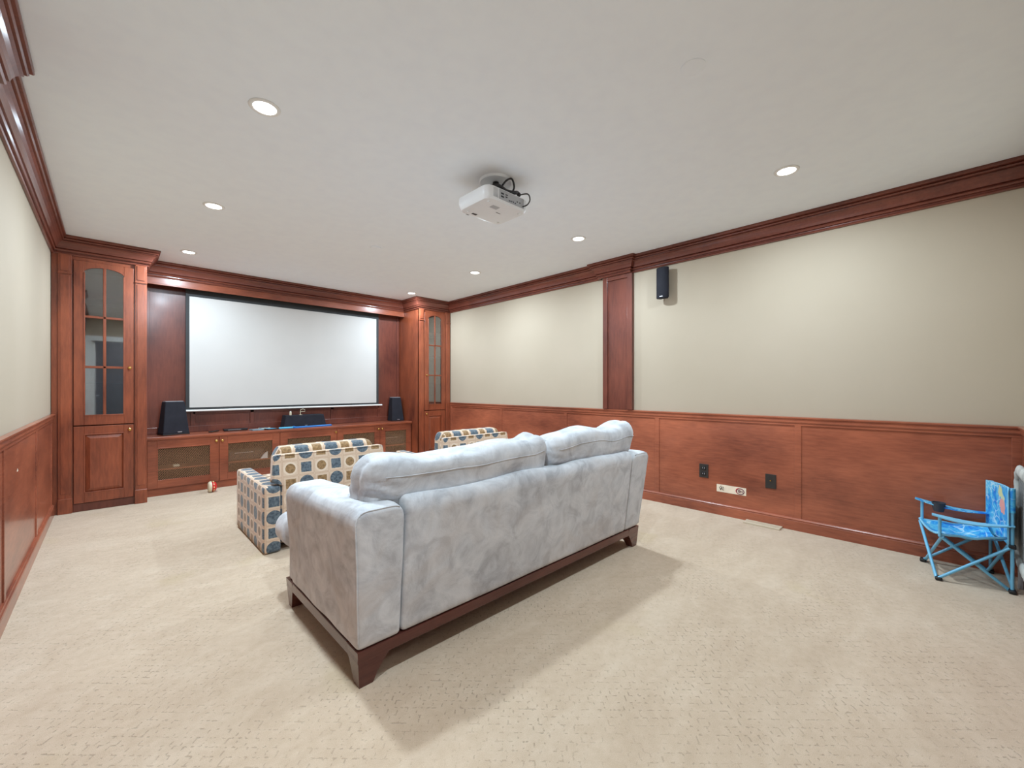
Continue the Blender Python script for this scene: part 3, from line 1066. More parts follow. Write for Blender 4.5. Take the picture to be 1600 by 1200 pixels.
MB().rbox(1.80, 2.30, 6.055, 6.095, ZC, ZC + 0.018, 0.007, (6, 2, 2), fn=lambda p: Vector((p.x, p.y + (p.x - 1.8) * 0.1, p.z))).build('blade', 'blue_a', t, True)

# toy on the floor by the plinth
t = thing('ladybug_toy', 'small red, white and yellow toy wheel standing on the carpet by the console', 'toy', (0.85, 5.84, 0))
tc = Vector((0.84, 5.83, 0.062))
MB().lathe([(0.02, -0.035), (0.045, -0.035), (0.058, -0.026), (0.062, -0.012), (0.062, -0.004), (0.05, 0.0)], 24, tc, 'X').build('shell', 'cream', t, True, auto=45)
MB().lathe([(0.05, 0.0), (0.057, 0.006), (0.056, 0.022), (0.045, 0.038), (0.02, 0.048)], 24, tc, 'X').build('body', 'red', t, True)
for i in range(10):
    a = 2 * PI * i / 10
    MB().lathe([(0.008, -0.004), (0.008, 0.004), (0.004, 0.007)], 10, (tc.x + 0.014, tc.y + math.cos(a) * 0.054, tc.z + math.sin(a) * 0.054), 'X').build('stud', 'yellow', t, True)

# ------------------------------------------------------------------ wall plates, sticker, vent on the right wall
wx = XR - 0.0065
t = thing('power_outlet', 'dark bronze two-socket outlet on the right wainscot left of the sticker', 'outlet', (wx, 1.59, 0.39))
MB().box(wx - 0.006, wx, 1.549, 1.634, 0.328, 0.459, 0.002).build('cover_plate', 'dark_metal', t)
for z in (0.366, 0.421):
    s_ = MB().box(wx - 0.009, wx - 0.005, 1.572, 1.611, z - 0.018, z + 0.018, 0.003).build('socket', 'black', t)
    for y in (1.583, 1.6):
        MB().box(wx - 0.0096, wx - 0.0088, y - 0.002, y + 0.002, z - 0.006, z + 0.008).build('slot', 'silver', s_)
t = thing('cable_outlet', 'dark plate with one small brass connector right of the sticker', 'outlet', (wx, 1.02, 0.38))
MB().box(wx - 0.006, wx, 0.981, 1.064, 0.32, 0.444, 0.002).build('cover_plate', 'dark_metal', t)
MB().lathe([(0.006, 0), (0.006, -0.012)], 12, (wx - 0.005, 1.022, 0.39), 'X').build('connector', 'brass', t, True, auto=40)

t = thing('wall_sticker', 'pale rectangular sticker with dark and red printed marks on the right wainscot', 'sticker', (wx, 1.345, 0.25))
MB().box(wx - 0.0012, wx, 1.218, 1.473, 0.216, 0.286).build('paper', 'paper', t)
g = MB()
for y0, z0, y1, z1 in ((1.448, 0.262, 1.436, 0.235), (1.436, 0.235, 1.428, 0.262), (1.428, 0.262, 1.42, 0.238), (1.42, 0.238, 1.408, 0.24), (1.44, 0.268, 1.43, 0.272), (1.418, 0.268, 1.41, 0.252)):
    g.tube((wx - 0.0015, y0, z0), (wx - 0.0015, y1, z1), 0.0028, n=6)
g.build('dark_mark', 'ink', t)
g = MB()
pts = [(wx - 0.0015, 1.268 + 0.032 * math.cos(a), 0.248 + 0.026 * math.sin(a)) for a in [2 * PI * i / 24 for i in range(24)]]
g.path(pts, 0.0035, 6, closed=True)
for y0, z0, y1, z1 in ((1.285, 0.255, 1.277, 0.236), (1.277, 0.236, 1.268, 0.256), (1.262, 0.256, 1.262, 0.236), (1.253, 0.256, 1.25, 0.238), (1.285, 0.255, 1.27, 0.262)):
    g.tube((wx - 0.0015, y0, z0), (wx - 0.0015, y1, z1), 0.003, n=6)
g.build('round_mark', 'purple', t)
MB().path([(wx - 0.0018, 1.268 + 0.036 * math.cos(a), 0.25 + 0.028 * math.sin(a)) for a in [PI * (0.1 + 0.6 * -1 + 0.9 * i / 8) for i in range(9)]], 0.003, 6).build('red_arc', 'red', t)

t = thing('floor_vent', 'flat beige metal floor vent lying against the right baseboard', 'vent', (4.09, 1.07, 0))
vm = MB().box(4.035, 4.131, 0.93, 1.21, 0, 0.014, 0.003).build('cover', 'vent', t)
for i in range(22):
    y = 0.95 + i * 0.0115
    MB().box(4.055, 4.112, y - 0.0015, y + 0.0015, 0.0135, 0.0155).build('louvre', 'vent', t)

t = MB().prism([(3.79, 0.705), (3.82, 0.705), (3.805, 0.72)], XL + 0.0062, XL + 0.0074, 'X').build('finish_chip', 'paper')  # pale chip in the wainscot finish, modelled as a thin triangle
tag(t, 'tiny pale triangular scrap stuck on the left wainscot', 'sticker')

# ------------------------------------------------------------------ sofa
SX0, SX1, SY = 0.70, 2.895, 1.597
t = thing('sofa', 'grey microsuede sofa on dark wooden legs with two loose back cushions', 'sofa', ((SX0 + SX1) / 2, 2.05, 0))
SFY = 2.52


def flare(p):
    h = max(0.0, (p.z - 0.15) / 0.58)
    q = Vector(p)
    if p.y < 1.95:
        q.y -= 0.067 * h * (1.95 - p.y) / 0.35
    if p.x < 1.1:
        q.x -= 0.042 * h * max(0, 1 - (p.x - SX0) / 0.25)
    if p.x > 2.5:
        q.x += 0.048 * h * max(0, 1 - (SX1 - p.x) / 0.25)
    nz = noise.noise(Vector((p.x * 4, p.y * 4, p.z * 4))) * 0.006
    q.z += nz * (1 if p.z > 0.3 else 0)
    return q


def arm_fn(p):
    q = Vector(p)
    # padded roll along both long top edges
    top = 0.735
    cx_ = SX0 + 0.095 if p.x < 1.5 else SX1 - 0.095
    e = max(0.0, (abs(p.x - cx_) - 0.045) / 0.05)
    if p.z > 0.66:
        q.z -= 0.022 * e * e * (p.z - 0.66) / 0.07
        q.x += (cx_ - q.x) * 0.10 * ((p.z - 0.66) / 0.075) ** 2 * min(1, e)
    if p.z > 0.69 and p.y < 1.66:
        q.z -= 0.012 * ((1.66 - p.y) / 0.063) ** 2
    if p.z > 0.69 and p.y > 2.36:
        q.z -= 0.02 * ((p.y - 2.36) / 0.06) ** 2
    if p.z > 0.3:
        q.z -= 0.035 * max(0, (p.y - SY) / 0.83) * (p.z - 0.3) / 0.43
        # slightly slack padding
    q = flare(q)
    q.x += 0.004 * noise.noise(Vector((p.y * 6, p.z * 6, 3)))
    return q


AW = 0.19
MB().rbox(SX0, SX0 + AW, SY, 2.42, 0.152, 0.735, 0.02, (8, 26, 24), fn=arm_fn).build('armrest', 'suede', t, True)
MB().rbox(SX1 - AW, SX1, SY, 2.42, 0.152, 0.73, 0.02, (8, 26, 24), fn=arm_fn).build('armrest', 'suede', t, True)


for xo, xi, dz in ((SX0, SX0 + AW, 0.735), (SX1, SX1 - AW, 0.73)):
    sgn = 1 if xi > xo else -1
    raw = [(xo + sgn * 0.004, SY + 0.004, 0.17 + (dz - 0.04 - 0.17) * k / 24) for k in range(25)]
    raw += [(xo + sgn * 0.008, SY + 0.006, dz - 0.014), (xo + sgn * 0.02, SY + 0.006, dz - 0.004)]
    raw += [(xo + sgn * (0.02 + (AW - 0.04) * k / 10), SY + 0.006, dz - 0.004) for k in range(1, 11)]
    MB().path([arm_fn(Vector(p)) for p in raw], 0.0035, 6).build('welt', 'suede', t, True)


def back_fn(p):
    q = flare(p)
    u = (p.x - SX0) / (SX1 - SX0)
    k_ = max(0.0, (p.z - 0.675) / 0.07)
    if p.y < SY + 0.06:
        q.y += 0.035 * k_ * k_ * (1 - (p.y - SY) / 0.06)
    if p.z > 0.70:
        q.z += 0.004 * math.sin(p.x * 9)
    q.y += 0.006 * noise.noise(Vector((p.x * 2.3, p.z * 4, 7)))
    return q


MB().rbox(SX0 + AW + 0.005, SX1 - AW - 0.005, SY, SY + 0.15, 0.152, 0.742, 0.022, (50, 6, 26), fn=back_fn).build('backrest', 'suede', t, True)
MB().rbox(SX0 + AW + 0.002, SX1 - AW - 0.002, SY + 0.152, 2.50, 0.152, 0.325, 0.02, (20, 14, 4)).build('seat_base', 'suede', t, True)
MB().box(SX0 + 0.01, SX0 + AW + 0.001, 2.422, 2.50, 0.152, 0.32, 0.01).build('front_panel', 'suede', t, True, auto=40)
MB().box(SX1 - AW - 0.001, SX1 - 0.01, 2.422, 2.50, 0.152, 0.32, 0.01).build('front_panel', 'suede', t, True, auto=40)


def cushion_seat(x0, x1, tl, tr):
    def fn(p):
        q = Vector(p)
        u = (p.x - x0) / (x1 - x0)
        v = (p.y - 1.70) / 0.96
        puff = 0.03 * (1 - (2 * u - 1) ** 4) * (1 - (2 * v - 1) ** 4)
        if p.z > 0.42:
            q.z += puff
        if p.y < 2.432:
            if tl:
                lim = SX0 + AW + 0.004
                q.x = max(q.x, lim + (q.x - x0) * 0.05)
            if tr:
                lim = SX1 - AW - 0.004
                q.x = min(q.x, lim - (x1 - q.x) * 0.05)
        q.z += 0.008 * noise.noise(Vector((p.x * 7, p.y * 7, p.z * 7)))
        q.y += 0.006 * noise.noise(Vector((p.x * 9, p.z * 12, 2)))
        return q
    return fn


xm = (SX0 + SX1) / 2
for a, b_, tl, tr in ((0.665, xm - 0.003, True, False), (xm + 0.003, 2.93, False, True)):
    c = MB().rbox(a, b_, 1.79, 2.655, 0.328, 0.49, 0.07, (20, 16, 4), 6, fn=cushion_seat(a, b_, tl, tr)).build('seat_cushion', 'suede', t, True)


def back_cushion(x0, x1, seed, zt, peak):
    y0, y1 = 1.625, 1.86

    def fn(p):
        q = Vector(p)
        u = (p.x - x0) / (x1 - x0)
        v = (p.z - 0.45) / (zt - 0.45)
        w_ = (p.y - y0) / (y1 - y0)
        bulge = (1 - (2 * u - 1) ** 4) * (1 - (2 * v - 1) ** 2)
        q.y += 0.03 * bulge * (1 if w_ > 0.5 else 0) - 0.02 * (v > 0.62) * (1 - (2 * u - 1) ** 6) * (1 - w_)
        # lean back over the frame
        q.y -= 0.10 * max(0, v - 0.45)
        # top edge: sags a little, with a lifted corner
        sag = 0.012 * math.sin(u * PI * 3 + seed) + peak(u)
        if v > 0.6:
            q.z += sag * (v - 0.6) / 0.4
        # seam pinch around the middle of the boxing
        pin = math.exp(-((w_ - 0.42) / 0.07) ** 2)
        if v > 0.9:
            q.z -= 0.006 * pin
        e = min(u, 1 - u)
        if e < 0.03:
            q.x += (0.008 if u < 0.5 else -0.008) * pin
        k = 0.012 if v > 0.5 else 0.004
        q += Vector((0.6, 1, 1)) * k * noise.noise(Vector((p.x * 5 + seed, p.y * 9, p.z * 9)))
        # folds gathered at the lower left corner
        g = math.exp(-((u - 0.03) / 0.06) ** 2 - ((v - 0.55) / 0.25) ** 2)
        q.y += 0.014 * g * math.sin(p.z * 120 + p.x * 40)
        return q
    r = MB().rbox(x0, x1, y0, y1, 0.505, zt, 0.085, (44, 8, 16), 6, fn=fn).build('back_cushion', 'suede', t, True)
    # welt line along the upper rear edge
    pts = []
    for i in range(41):
        u = 0.06 + 0.88 * i / 40
        p = Vector((x0 + (x1 - x0) * u, y0 + 0.0, zt - 0.085))
        pts.append(fn(p) + Vector((0, -0.0005, 0)))
    s2 = MB().path(pts, 0.0018, 6).build('welt', 'suede', r, True)
    return r


back_cushion(0.742, 1.868, 1.3, 0.905, lambda u: 0.035 * math.exp(-((u - 0.93) / 0.05) ** 2))
back_cushion(1.872, 2.84, 4.1, 0.925, lambda u: 0.03 * math.exp(-((u - 0.86) / 0.12) ** 2) - 0.02 * math.exp(-(u / 0.1) ** 2))
fr = MB()
fr.box(SX0 + 0.002, SX1 - 0.002, SY + 0.001, SY + 0.045, 0.103, 0.15, 0.002)
fr.box(SX0 + 0.002, SX1 - 0.002, SFY - 0.04, SFY - 0.001, 0.103, 0.15, 0.002)
fr.box(SX0 + 0.002, SX0 + 0.045, SY + 0.04, SFY - 0.035, 0.103, 0.15, 0.002)
fr.box(SX1 - 0.045, SX1 - 0.002, SY + 0.04, SFY - 0.035, 0.103, 0.15, 0.002)
fr.box(SX0 + 0.04, SX1 - 0.04, SY + 0.04, SFY - 0.03, 0.13, 0.148)
fr.build('base_frame', 'sofa_wood', t)


def sleg(cx, sx, cy, sy):
    """corner at (cx,cy); the leg reaches inwards sx,sy and tapers to its outer corner"""
    mb = MB()
    lv = [(0.1495, 0.135, 0.10), (0.10, 0.135, 0.10), (0.085, 0.122, 0.092), (0.04, 0.088, 0.075), (0.0, 0.07, 0.062)]
    vs, fs = [], []
    for z, a, b in lv:
        i_ = 0.012 * (1 - z / 0.15)
        xs = (cx + sx * i_, cx + sx * a)
        ys = (cy + sy * i_, cy + sy * b)
        vs += [(xs[0], ys[0], z), (xs[1], ys[0], z), (xs[1], ys[1], z), (xs[0], ys[1], z)]
    for l in range(len(lv) - 1):
        for q in range(4):
            fs.append((l * 4 + q, l * 4 + (q + 1) % 4, l * 4 + 4 + (q + 1) % 4, l * 4 + 4 + q))
    fs += [(0, 1, 2, 3), tuple(range(4 * len(lv) - 4, 4 * len(lv)))]
    mb.add(vs, fs)
    return mb.build('leg', 'sofa_wood', t)


for cx, sx in ((SX0, 1), (SX1, -1)):
    for cy, sy in ((SY - 0.002, 1), (SFY + 0.001, -1)):
        sleg(cx, sx, cy, sy)

# ------------------------------------------------------------------ armchairs
def armchair(label):
    ax, ay = 1.285, 3.35
    t = thing('armchair', label, 'armchair', (ax, ay + 0.44, 0), 'patterned armchairs facing the screen')
    def afn(p):
        q = Vector(p)
        if p.z > 0.3:
            q.z += 0.012 * (p.y - 3.35) / 0.88
        q.z += 0.003 * noise.noise(Vector(p) * 8) * (p.z > 0.2)
        return q
    for a, b_ in ((0.785, 0.9), (1.67, 1.785)):
        MB().rbox(a, b_, 3.352, 4.235, 0.004, 0.485, 0.022, (3, 22, 12), fn=afn).build('armrest', 'pattern', t, True, uvbox=True)

    def bfn(p):
        q = Vector(p)
        d = p.x - ax
        if p.z > 0.5:
            q.x = ax + d * (1.155 - 0.5 * (p.z - 0.5) * 0.35)
        elif p.z > 0.49:
            q.x = ax + d * (1.0 + 0.155 * (p.z - 0.49) / 0.01)
        q.y += 0.03 * max(0, p.z - 0.5) / 0.2
        return q
    MB().rbox(0.903, 1.667, 3.352, 3.44, 0.06, 0.703, 0.016, (14, 3, 24), fn=bfn).build('back_frame', 'pattern', t, True, uvbox=True)
    MB().path([Vector((ax - 0.41 + 0.82 * i / 20, 3.384, 0.70)) for i in range(21)], 0.006, 8).build('welt', 'pattern', t, True, uvbox=True)

    def cfn(p):
        q = Vector(p)
        u = (p.x - 0.905) / 0.76
        v = (p.z - 0.4) / 0.35
        q.y += 0.02 * (1 - (2 * u - 1) ** 2) * (p.y > 3.55) - 0.02 * v
        # rounded shoulders
        if p.z > 0.5:
            e = max(0, abs(2 * u - 1) - 0.86) / 0.14
            q.z -= 0.045 * e ** 2 * (p.z - 0.5) / 0.24
            q.x = ax + (p.x - ax) * 1.03
        q += Vector((1, 1, 1)) * 0.005 * noise.noise(Vector(p) * 6)
        return q
    MB().rbox(0.905, 1.665, 3.475, 3.66, 0.425, 0.748, 0.055, (18, 5, 10), 5, fn=cfn).build('back_cushion', 'pattern', t, True, uvbox=True)
    MB().rbox(0.903, 1.667, 3.442, 4.2, 0.03, 0.29, 0.02, (12, 12, 5)).build('seat_base', 'pattern', t, True, uvbox=True)

    def sfn(p):
        q = Vector(p)
        u = (p.x - 0.905) / 0.76
        v = (p.y - 3.46) / 0.78
        if p.z > 0.36:
            q.z += 0.02 * (1 - (2 * u - 1) ** 4) * (1 - (2 * v - 1) ** 4)
        return q
    MB().rbox(0.905, 1.665, 3.46, 4.25, 0.292, 0.42, 0.045, (14, 14, 3), 5, fn=sfn).build('seat_cushion', 'pattern', t, True, uvbox=True)
    for x in (0.82, 1.75):
        for y in (3.39, 4.19):
            MB().lathe([(0.018, 0), (0.018, 0.006)], 12, (x, y, 0)).build('glide', 'black', t)
    return t


ac = armchair('armchair in blue and tan circle-and-square fabric nearest the left wall, beyond the sofa arm')
dup(ac, (1.5, 0, 0), 'matching patterned armchair mostly hidden behind the sofa cushions, before the right tall cabinet')

# ------------------------------------------------------------------ projector
t = thing('ceiling_projector', 'white video projector hanging upside down from the ceiling', 'projector', (1.93, 2.17, H))
X0, X1, Y0, Y1, Z0, Z1 = 1.725, 2.105, 2.0, 2.325, 2.42, 2.515


def pfn(p):
    q = Vector(p)
    h = (p.z - Z0) / (Z1 - Z0)
    cx_, cy_ = (X0 + X1) / 2, (Y0 + Y1) / 2
    # body swells upward then steps back in at the lid
    k = 1.0 + 0.05 * math.sin(min(1, h) * PI * 0.6)
    q.x = cx_ + (p.x - cx_) * k
    if p.y > cy_:
        q.y = cy_ + (p.y - cy_) * k
        q.z += 0.012 * (1 - h) * ((p.y - cy_) / 0.16) ** 4
    return q


bodyp = MB()
# rounded plan outline
def rrect(x0, x1, y0, y1, r, n=7):
    pts = []
    for cx_, cy_, a0 in ((x1 - r, y1 - r, 0), (x0 + r, y1 - r, PI / 2), (x0 + r, y0 + r, PI), (x1 - r, y0 + r, 1.5 * PI)):
        for i in range(n + 1):
            a = a0 + PI / 2 * i / n
            pts.append((cx_ + r * math.cos(a), cy_ + r * math.sin(a)))
    return pts


lev = [(Z0, 0.022), (Z0 + 0.004, 0.010), (Z0 + 0.016, 0.002), (Z0 + 0.05, -0.006), (Z1 - 0.012, -0.004), (Z1, 0.012)]
vs, fs = [], []
n = 32
for z, ins in lev:
    for p in rrect(X0 + ins, X1 - ins, Y0 + max(ins, 0), Y1 - ins, 0.05):
        vs.append((p[0], p[1], z))
for l in range(len(lev) - 1):
    for q in range(n):
        fs.append((l * n + q, l * n + (q + 1) % n, (l + 1) * n + (q + 1) % n, (l + 1) * n + q))
fs += [tuple(range(n)), tuple(range((len(lev) - 1) * n, len(lev) * n))]
bodyp.add(vs, fs)
bodyp.build('case', 'proj', t, True, auto=30)
# rear connector panel
r = MB().box(X0 + 0.10, X1 - 0.05, Y0 - 0.0015, Y0 + 0.004, Z0 + 0.018, Z1 - 0.012, 0.001).build('connector_panel', 'proj_grey', t)
for (a, b_, z, h) in ((0.115, 0.14, 0.058, 0.010), (0.115, 0.14, 0.038, 0.010), (0.155, 0.175, 0.06, 0.006), (0.155, 0.172, 0.045, 0.006), (0.185, 0.20, 0.03, 0.006),
                      (0.21, 0.216, 0.032, 0.010), (0.225, 0.231, 0.032, 0.010), (0.24, 0.25, 0.03, 0.006), (0.26, 0.268, 0.045, 0.008), (0.285, 0.293, 0.045, 0.008)):
    MB().box(X0 + a, X0 + b_, Y0 - 0.003, Y0 - 0.001, Z0 + z - h / 2, Z0 + z + h / 2).build('port', 'black', r)
# grille corner at the left of the rear face
c = MB()
for i in range(6):
    c.box(X0 + 0.052 + i * 0.007, X0 + 0.055 + i * 0.007, Y0 - 0.001, Y0 + 0.002, Z0 + 0.02, Z1 - 0.016)
c.build('vent_grille', 'proj_grey', t)
# panel lines and feet on the face turned down
c = MB()
c.box(X0 + 0.11, X0 + 0.17, Y0 + 0.07, Y0 + 0.11, Z0 - 0.0015, Z0 + 0.001)
c.build('label_plate', 'proj_grey', t)
MB().box(X0 + 0.09, X0 + 0.13, Y1 - 0.065, Y1 - 0.045, Z0 - 0.0015, Z0 + 0.001).build('warning_label', 'ink', t)
MB().box(X0 + 0.2, X0 + 0.24, Y0 + 0.14, Y0 + 0.146, Z0 - 0.001, Z0 + 0.001).build('panel_slot', 'ink', t)
for x, y in ((X0 + 0.05, Y0 + 0.05), (X1 - 0.05, Y0 + 0.05), (X0 + 0.05, Y1 - 0.06), (X1 - 0.05, Y1 - 0.06)):
    MB().lathe([(0.007, -0.006), (0.010, -0.002), (0.010, 0.001)], 16, (x, y, Z0)).build('foot', 'proj', t, True, auto=40)
# lens, facing the screen
MB().lathe([(0.035, 0), (0.038, 0.006), (0.03, 0.012), (0.026, 0.004)], 24, (X0 + 0.1, Y1 + 0.004, 2.468), 'Y').build('lens_ring', 'black', t, True, auto=40)
# mount
m = MB().lathe([(0.085, -0.006), (0.11, -0.016), (0.115, -0.006), (0.115, 0)], 32, (1.93, 2.15, H)).build('mount_plate', 'ceiling', t, True, auto=40)
m = MB().lathe([(0.022, -0.125), (0.022, -0.01)], 20, (1.93, 2.15, H))
for a in (0.5, 2.1, 3.7, 5.2):
    m.tube((1.93, 2.15, 2.545), (1.93 + 0.11 * math.cos(a), 2.15 + 0.09 * math.sin(a), 2.5155), 0.008)
m.build('mount_pole', 'black', t, True, auto=40)


def bez(pts, n=10):
    out = []
    P = [Vector(p) for p in pts]
    P = [P[0]] + P + [P[-1]]
    for i in range(1, len(P) - 2):
        for k in range(n):
            s = k / n
            a, b_, c_, d_ = P[i - 1], P[i], P[i + 1], P[i + 2]
            out.append(0.5 * ((2 * b_) + (c_ - a) * s + (2 * a - 5 * b_ + 4 * c_ - d_) * s * s + (3 * b_ - a - 3 * c_ + d_) * s ** 3))
    out.append(P[-2])
    return out


MB().path(bez([(1.90, 2.16, 2.60), (1.90, 2.08, 2.56), (1.92, 2.03, 2.60), (1.97, 2.03, 2.625), (2.00, 2.04, 2.58), (1.98, 2.06, 2.53)]), 0.0065).build('cable', 'black', t, True)
MB().path(bez([(1.80, 2.10, 2.535), (1.86, 2.05, 2.55), (1.93, 2.04, 2.533), (1.99, 2.03, 2.54), (2.03, 2.04, 2.555), (2.05, 2.03, 2.535)]), 0.013).build('cable', 'black', t, True)
MB().path(bez([(2.03, 2.04, 2.535), (2.07, 1.98, 2.54), (2.08, 1.965, 2.50), (2.06, 1.97, 2.46), (2.04, 1.998, 2.448)]), 0.0045).build('cable', 'dark_metal', t, True)

# ------------------------------------------------------------------ children's folding chair
t = thing('kids_camp_chair', 'small light blue folding camp chair for a child by the right wall', 'camp chair', (3.91, -0.12, 0))
FN, FF, BN, BF = (Vector(p) for p in ((3.72, 0.0, 0.012), (4.04, 0.075, 0.012), (3.78, -0.30, 0.012), (4.105, -0.235, 0.012)))
R = 0.0085
up = lambda p, z: Vector((p.x, p.y, z))
SNf, SFf = Vector((3.715, -0.005, 0.275)), Vector((4.05, 0.08, 0.275))
ANf, AFf = Vector((3.715, -0.005, 0.395)), Vector((4.05, 0.08, 0.415))
BNj, BFj = up(BN, 0.27), up(BF, 0.27)
TN, TF = up(BN, 0.602), up(BF, 0.585)
o_ = Vector((-0.012, 0.004, 0))
i_ = Vector((0.012, -0.004, 0))
f_ = Vector((0.0, 0.010, 0))
b_ = Vector((0.0, -0.010, 0))
for a, c in ((BN, TN), (BF, TF), (SNf, ANf), (SFf, AFf),
             (FN + o_, BNj + o_), (BN + i_ * 0 + Vector((0.012, 0.012, 0)), SNf + Vector((0.006, 0, 0))),
             (FF, BFj + o_), (BF + Vector((0.0, 0.018, 0)), SFf + Vector((0.012, 0, 0))),
             (FN + f_, SFf + f_), (FF + b_, SNf + b_),
             (BN + Vector((0.014, -0.006, 0)), BFj + b_ * 0.6 - Vector((0.018, 0, 0))), (BF + Vector((-0.016, 0.014, 0)), BNj + Vector((0.018, 0.014, 0)))):
    MB().tube(a, c, R, n=12).build('frame_tube', 'pole', t, True, auto=50)
for p, dr in ((FN, (1, 0.2)), (FF, (-1, -0.2)), (BN, (1, 0.2)), (BF, (-1, -0.1))):
    MB().rbox(p.x - 0.028, p.x + 0.028, p.y - 0.016, p.y + 0.016, 0, 0.022, 0.008, (2, 2, 2)).build('foot', 'black', t, True)
for p in (BNj, BFj):
    MB().box(p.x - 0.022, p.x + 0.016, p.y - 0.014, p.y + 0.016, 0.262, 0.284, 0.004).build('slide_joint', 'black', t)


def sheet(fn, nu, nv, th, name, mat, parent, nrm):
    vs, fs = [], []
    for s in (0, 1):
        for i in range(nu + 1):
            for j in range(nv + 1):
                vs.append(Vector(fn(i / nu, j / nv)) + Vector(nrm) * th * (s - 0.5))
    K = (nu + 1) * (nv + 1)
    q = lambda i, j, s: s * K + i * (nv + 1) + j
    for i in range(nu):
        for j in range(nv):
            fs.append((q(i, j, 0), q(i + 1, j, 0), q(i + 1, j + 1, 0), q(i, j + 1, 0)))
            fs.append((q(i, j, 1), q(i, j + 1, 1), q(i + 1, j + 1, 1), q(i + 1, j, 1)))
    for i in range(nu):
        fs.append((q(i, 0, 0), q(i, 0, 1), q(i + 1, 0, 1), q(i + 1, 0, 0)))
        fs.append((q(i, nv, 0), q(i + 1, nv, 0), q(i + 1, nv, 1), q(i, nv, 1)))
    for j in range(nv):
        fs.append((q(0, j, 0), q(0, j + 1, 0), q(0, j + 1, 1), q(0, j, 1)))
        fs.append((q(nu, j, 0), q(nu, j, 1), q(nu, j + 1, 1), q(nu, j + 1, 0)))
    return MB().add(vs, fs).build(name, mat, parent, True, auto=50)


def lerp(a, b, k):
    return a + (b - a) * k


def seat_fn(u, v):
    # u: near to far, v: front to back
    a = lerp(SNf + Vector((0, 0.012, 0.016)), BNj + Vector((0.012, 0.02, 0.045)), v)
    c = lerp(SFf + Vector((0, 0.012, 0.016)), BFj + Vector((-0.012, 0.02, 0.045)), v)
    p = lerp(a, c, u)
    p.z -= 0.05 * math.sin(u * PI) * (0.4 + 0.6 * v) + 0.018 * math.sin(v * PI) + 0.004 * math.sin(v * 14)
    return p


sheet(seat_fn, 14, 14, 0.006, 'seat', 'kid_seat', t, (0, 0, 1))
# side panels hanging between seat edge and arm level, front hem
for e, nmz in ((0.0, 1), (1.0, 1)):
    MB().path([seat_fn(e, k / 12) + Vector((0, 0, 0.002)) for k in range(13)], 0.007, 8).build('seat_binding', 'trim_blue', t, True)
MB().path([seat_fn(k / 12, 0.0) + Vector((0, 0.0, 0.0)) for k in range(13)], 0.007, 8).build('seat_binding', 'trim_blue', t, True)


def back_fn2(u, v):
    # u near to far, v bottom to top
    a, c = BN + Vector((-0.010, 0.012, 0)), BF + Vector((0.010, 0.012, 0))
    p = lerp(a, c, u)
    p.z = 0.262 + (0.353 - 0.02 * u) * v
    p.y -= -0.004 + 0.03 * math.sin(u * PI) * (0.5 + 0.5 * (1 - v))
    return p


for p, zt in ((BN, 0.612), (BF, 0.597)):
    MB().tube((p.x, p.y, 0.47), (p.x, p.y, zt), 0.0125, 0.0135, n=14).build('pole_sleeve', 'kid_seat', t, True, auto=50)
bk = sheet(back_fn2, 14, 14, 0.008, 'backrest', 'kid_back', t, (-0.1, 0.99, 0))
MB().path([back_fn2(0, k / 10) for k in range(11)] + [back_fn2(k / 10, 1) for k in range(1, 11)] + [back_fn2(1, 1 - k / 10) for k in range(1, 11)], 0.0045, 8).build('binding', 'trim_blue', bk, True)


def arm_sheet(F, Bp, zf, zb, out):
    def fn(u, v):
        a = Vector((F.x, F.y, zf)) + Vector((0.0, 0.035, 0))
        c = Vector((Bp.x, Bp.y, zb)) + Vector((0, -0.01, 0))
        p = lerp(a, c, v)
        wd = 0.06 * (0.35 + 0.65 * math.sin(PI * min(1, max(0.04, v * 1.0)) ** 0.7) if v < 0.98 else 0.35)
        p.x += (u - 0.5) * wd * 1.5
        p.z -= 0.02 * math.sin(v * PI)
        return p
    return fn


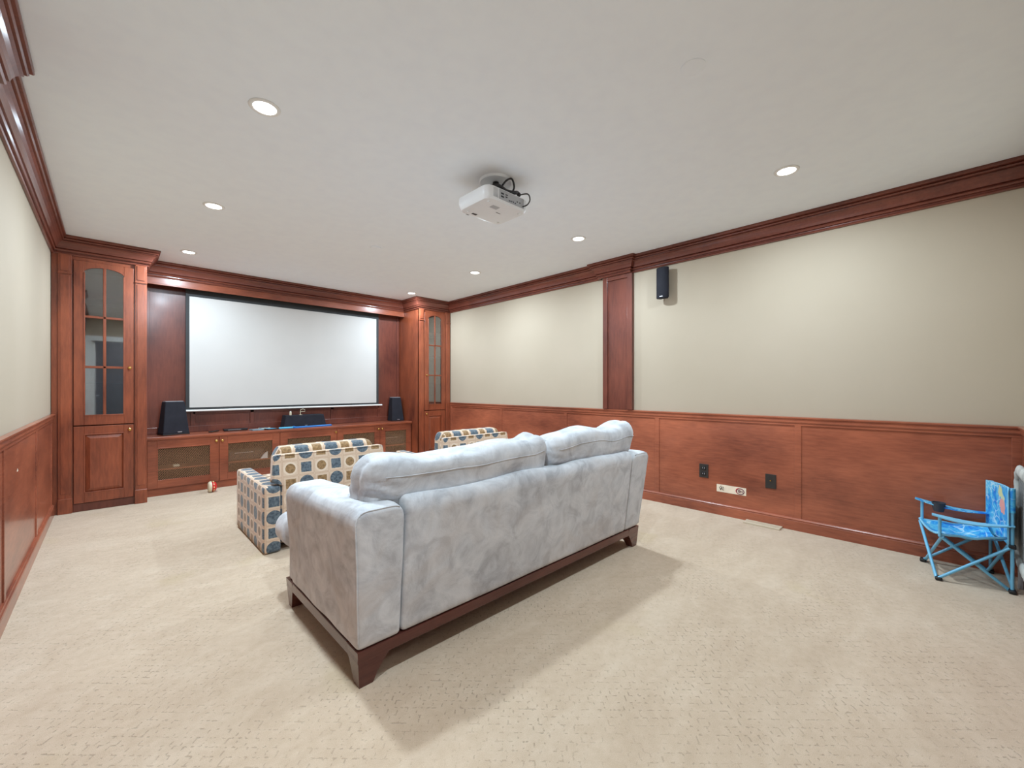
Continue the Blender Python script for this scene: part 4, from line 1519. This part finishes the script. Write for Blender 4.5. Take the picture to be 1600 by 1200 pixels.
sheet(arm_sheet(SNf, BN, 0.405, 0.392, -1), 4, 16, 0.006, 'armrest', 'trim_blue', t, (0, 0, 1))
sheet(arm_sheet(SFf, BF, 0.428, 0.385, 1), 4, 16, 0.006, 'armrest', 'kid_seat', t, (0, 0, 1))
MB().lathe([(0.024, -0.055), (0.031, -0.03), (0.034, 0.0), (0.036, 0.006), (0.030, 0.006), (0.026, -0.045)], 20, (4.043, 0.0, 0.416)).build('cup_holder', 'net', t, True, auto=50)

# ------------------------------------------------------------------ folded grey-bound mesh panel leaning on the rear wall
t = thing('folding_playpen', 'grey quilted edge of a dark mesh playpen panel at the right picture edge', 'playpen', (3.7, -0.34, 0))
px0, px1, pz0, pz1, rr = 3.05, 4.02, 0.155, 0.70, 0.10
out = rrect(px0, px1, pz0, pz1, rr, 8)
g = MB()
pts = []
for i in range(len(out)):
    a, c = Vector(out[i]), Vector(out[(i + 1) % len(out)])
    L_ = (c - a).length
    nseg = max(1, int(L_ / 0.012))
    for k in range(nseg):
        p = a + (c - a) * k / nseg
        pts.append((p.x, -0.342, p.y))
vs, fs = [], []
n = 10
m_ = len(pts)
for i, p in enumerate(pts):
    d = (Vector(pts[(i + 1) % m_]) - Vector(pts[i - 1])).normalized()
    u = d.cross(Vector((0, 1, 0))).normalized()
    rad = 0.030 + 0.0025 * math.sin(i * 2.1) + 0.001 * math.sin(i * 5.3)
    for k in range(n):
        a = 2 * PI * k / n
        vs.append(Vector(p) + u * rad * math.cos(a) * 1.15 + Vector((0, 1, 0)) * rad * 0.6 * math.sin(a))
for i in range(m_):
    j = (i + 1) % m_
    for k in range(n):
        fs.append((i * n + k, i * n + (k + 1) % n, j * n + (k + 1) % n, j * n + k))
g.add(vs, fs).build('padded_edge', 'gray_bind', t, True)
g = MB()
x = px0 + 0.02
while x < px1 - 0.015:
    g.box(x - 0.0015, x + 0.0015, -0.3435, -0.3405, pz0 + 0.015, pz1 - 0.015)
    x += 0.012
z = pz0 + 0.02
while z < pz1 - 0.015:
    g.box(px0 + 0.015, px1 - 0.015, -0.3435, -0.3405, z - 0.0015, z + 0.0015)
    z += 0.012
g.build('netting', 'net_grey', t)
for x in (3.12, 3.9):
    MB().tube((x, -0.342, 0.0), (x, -0.342, 0.13), 0.012).build('leg', 'proj_grey', t, True, auto=40)
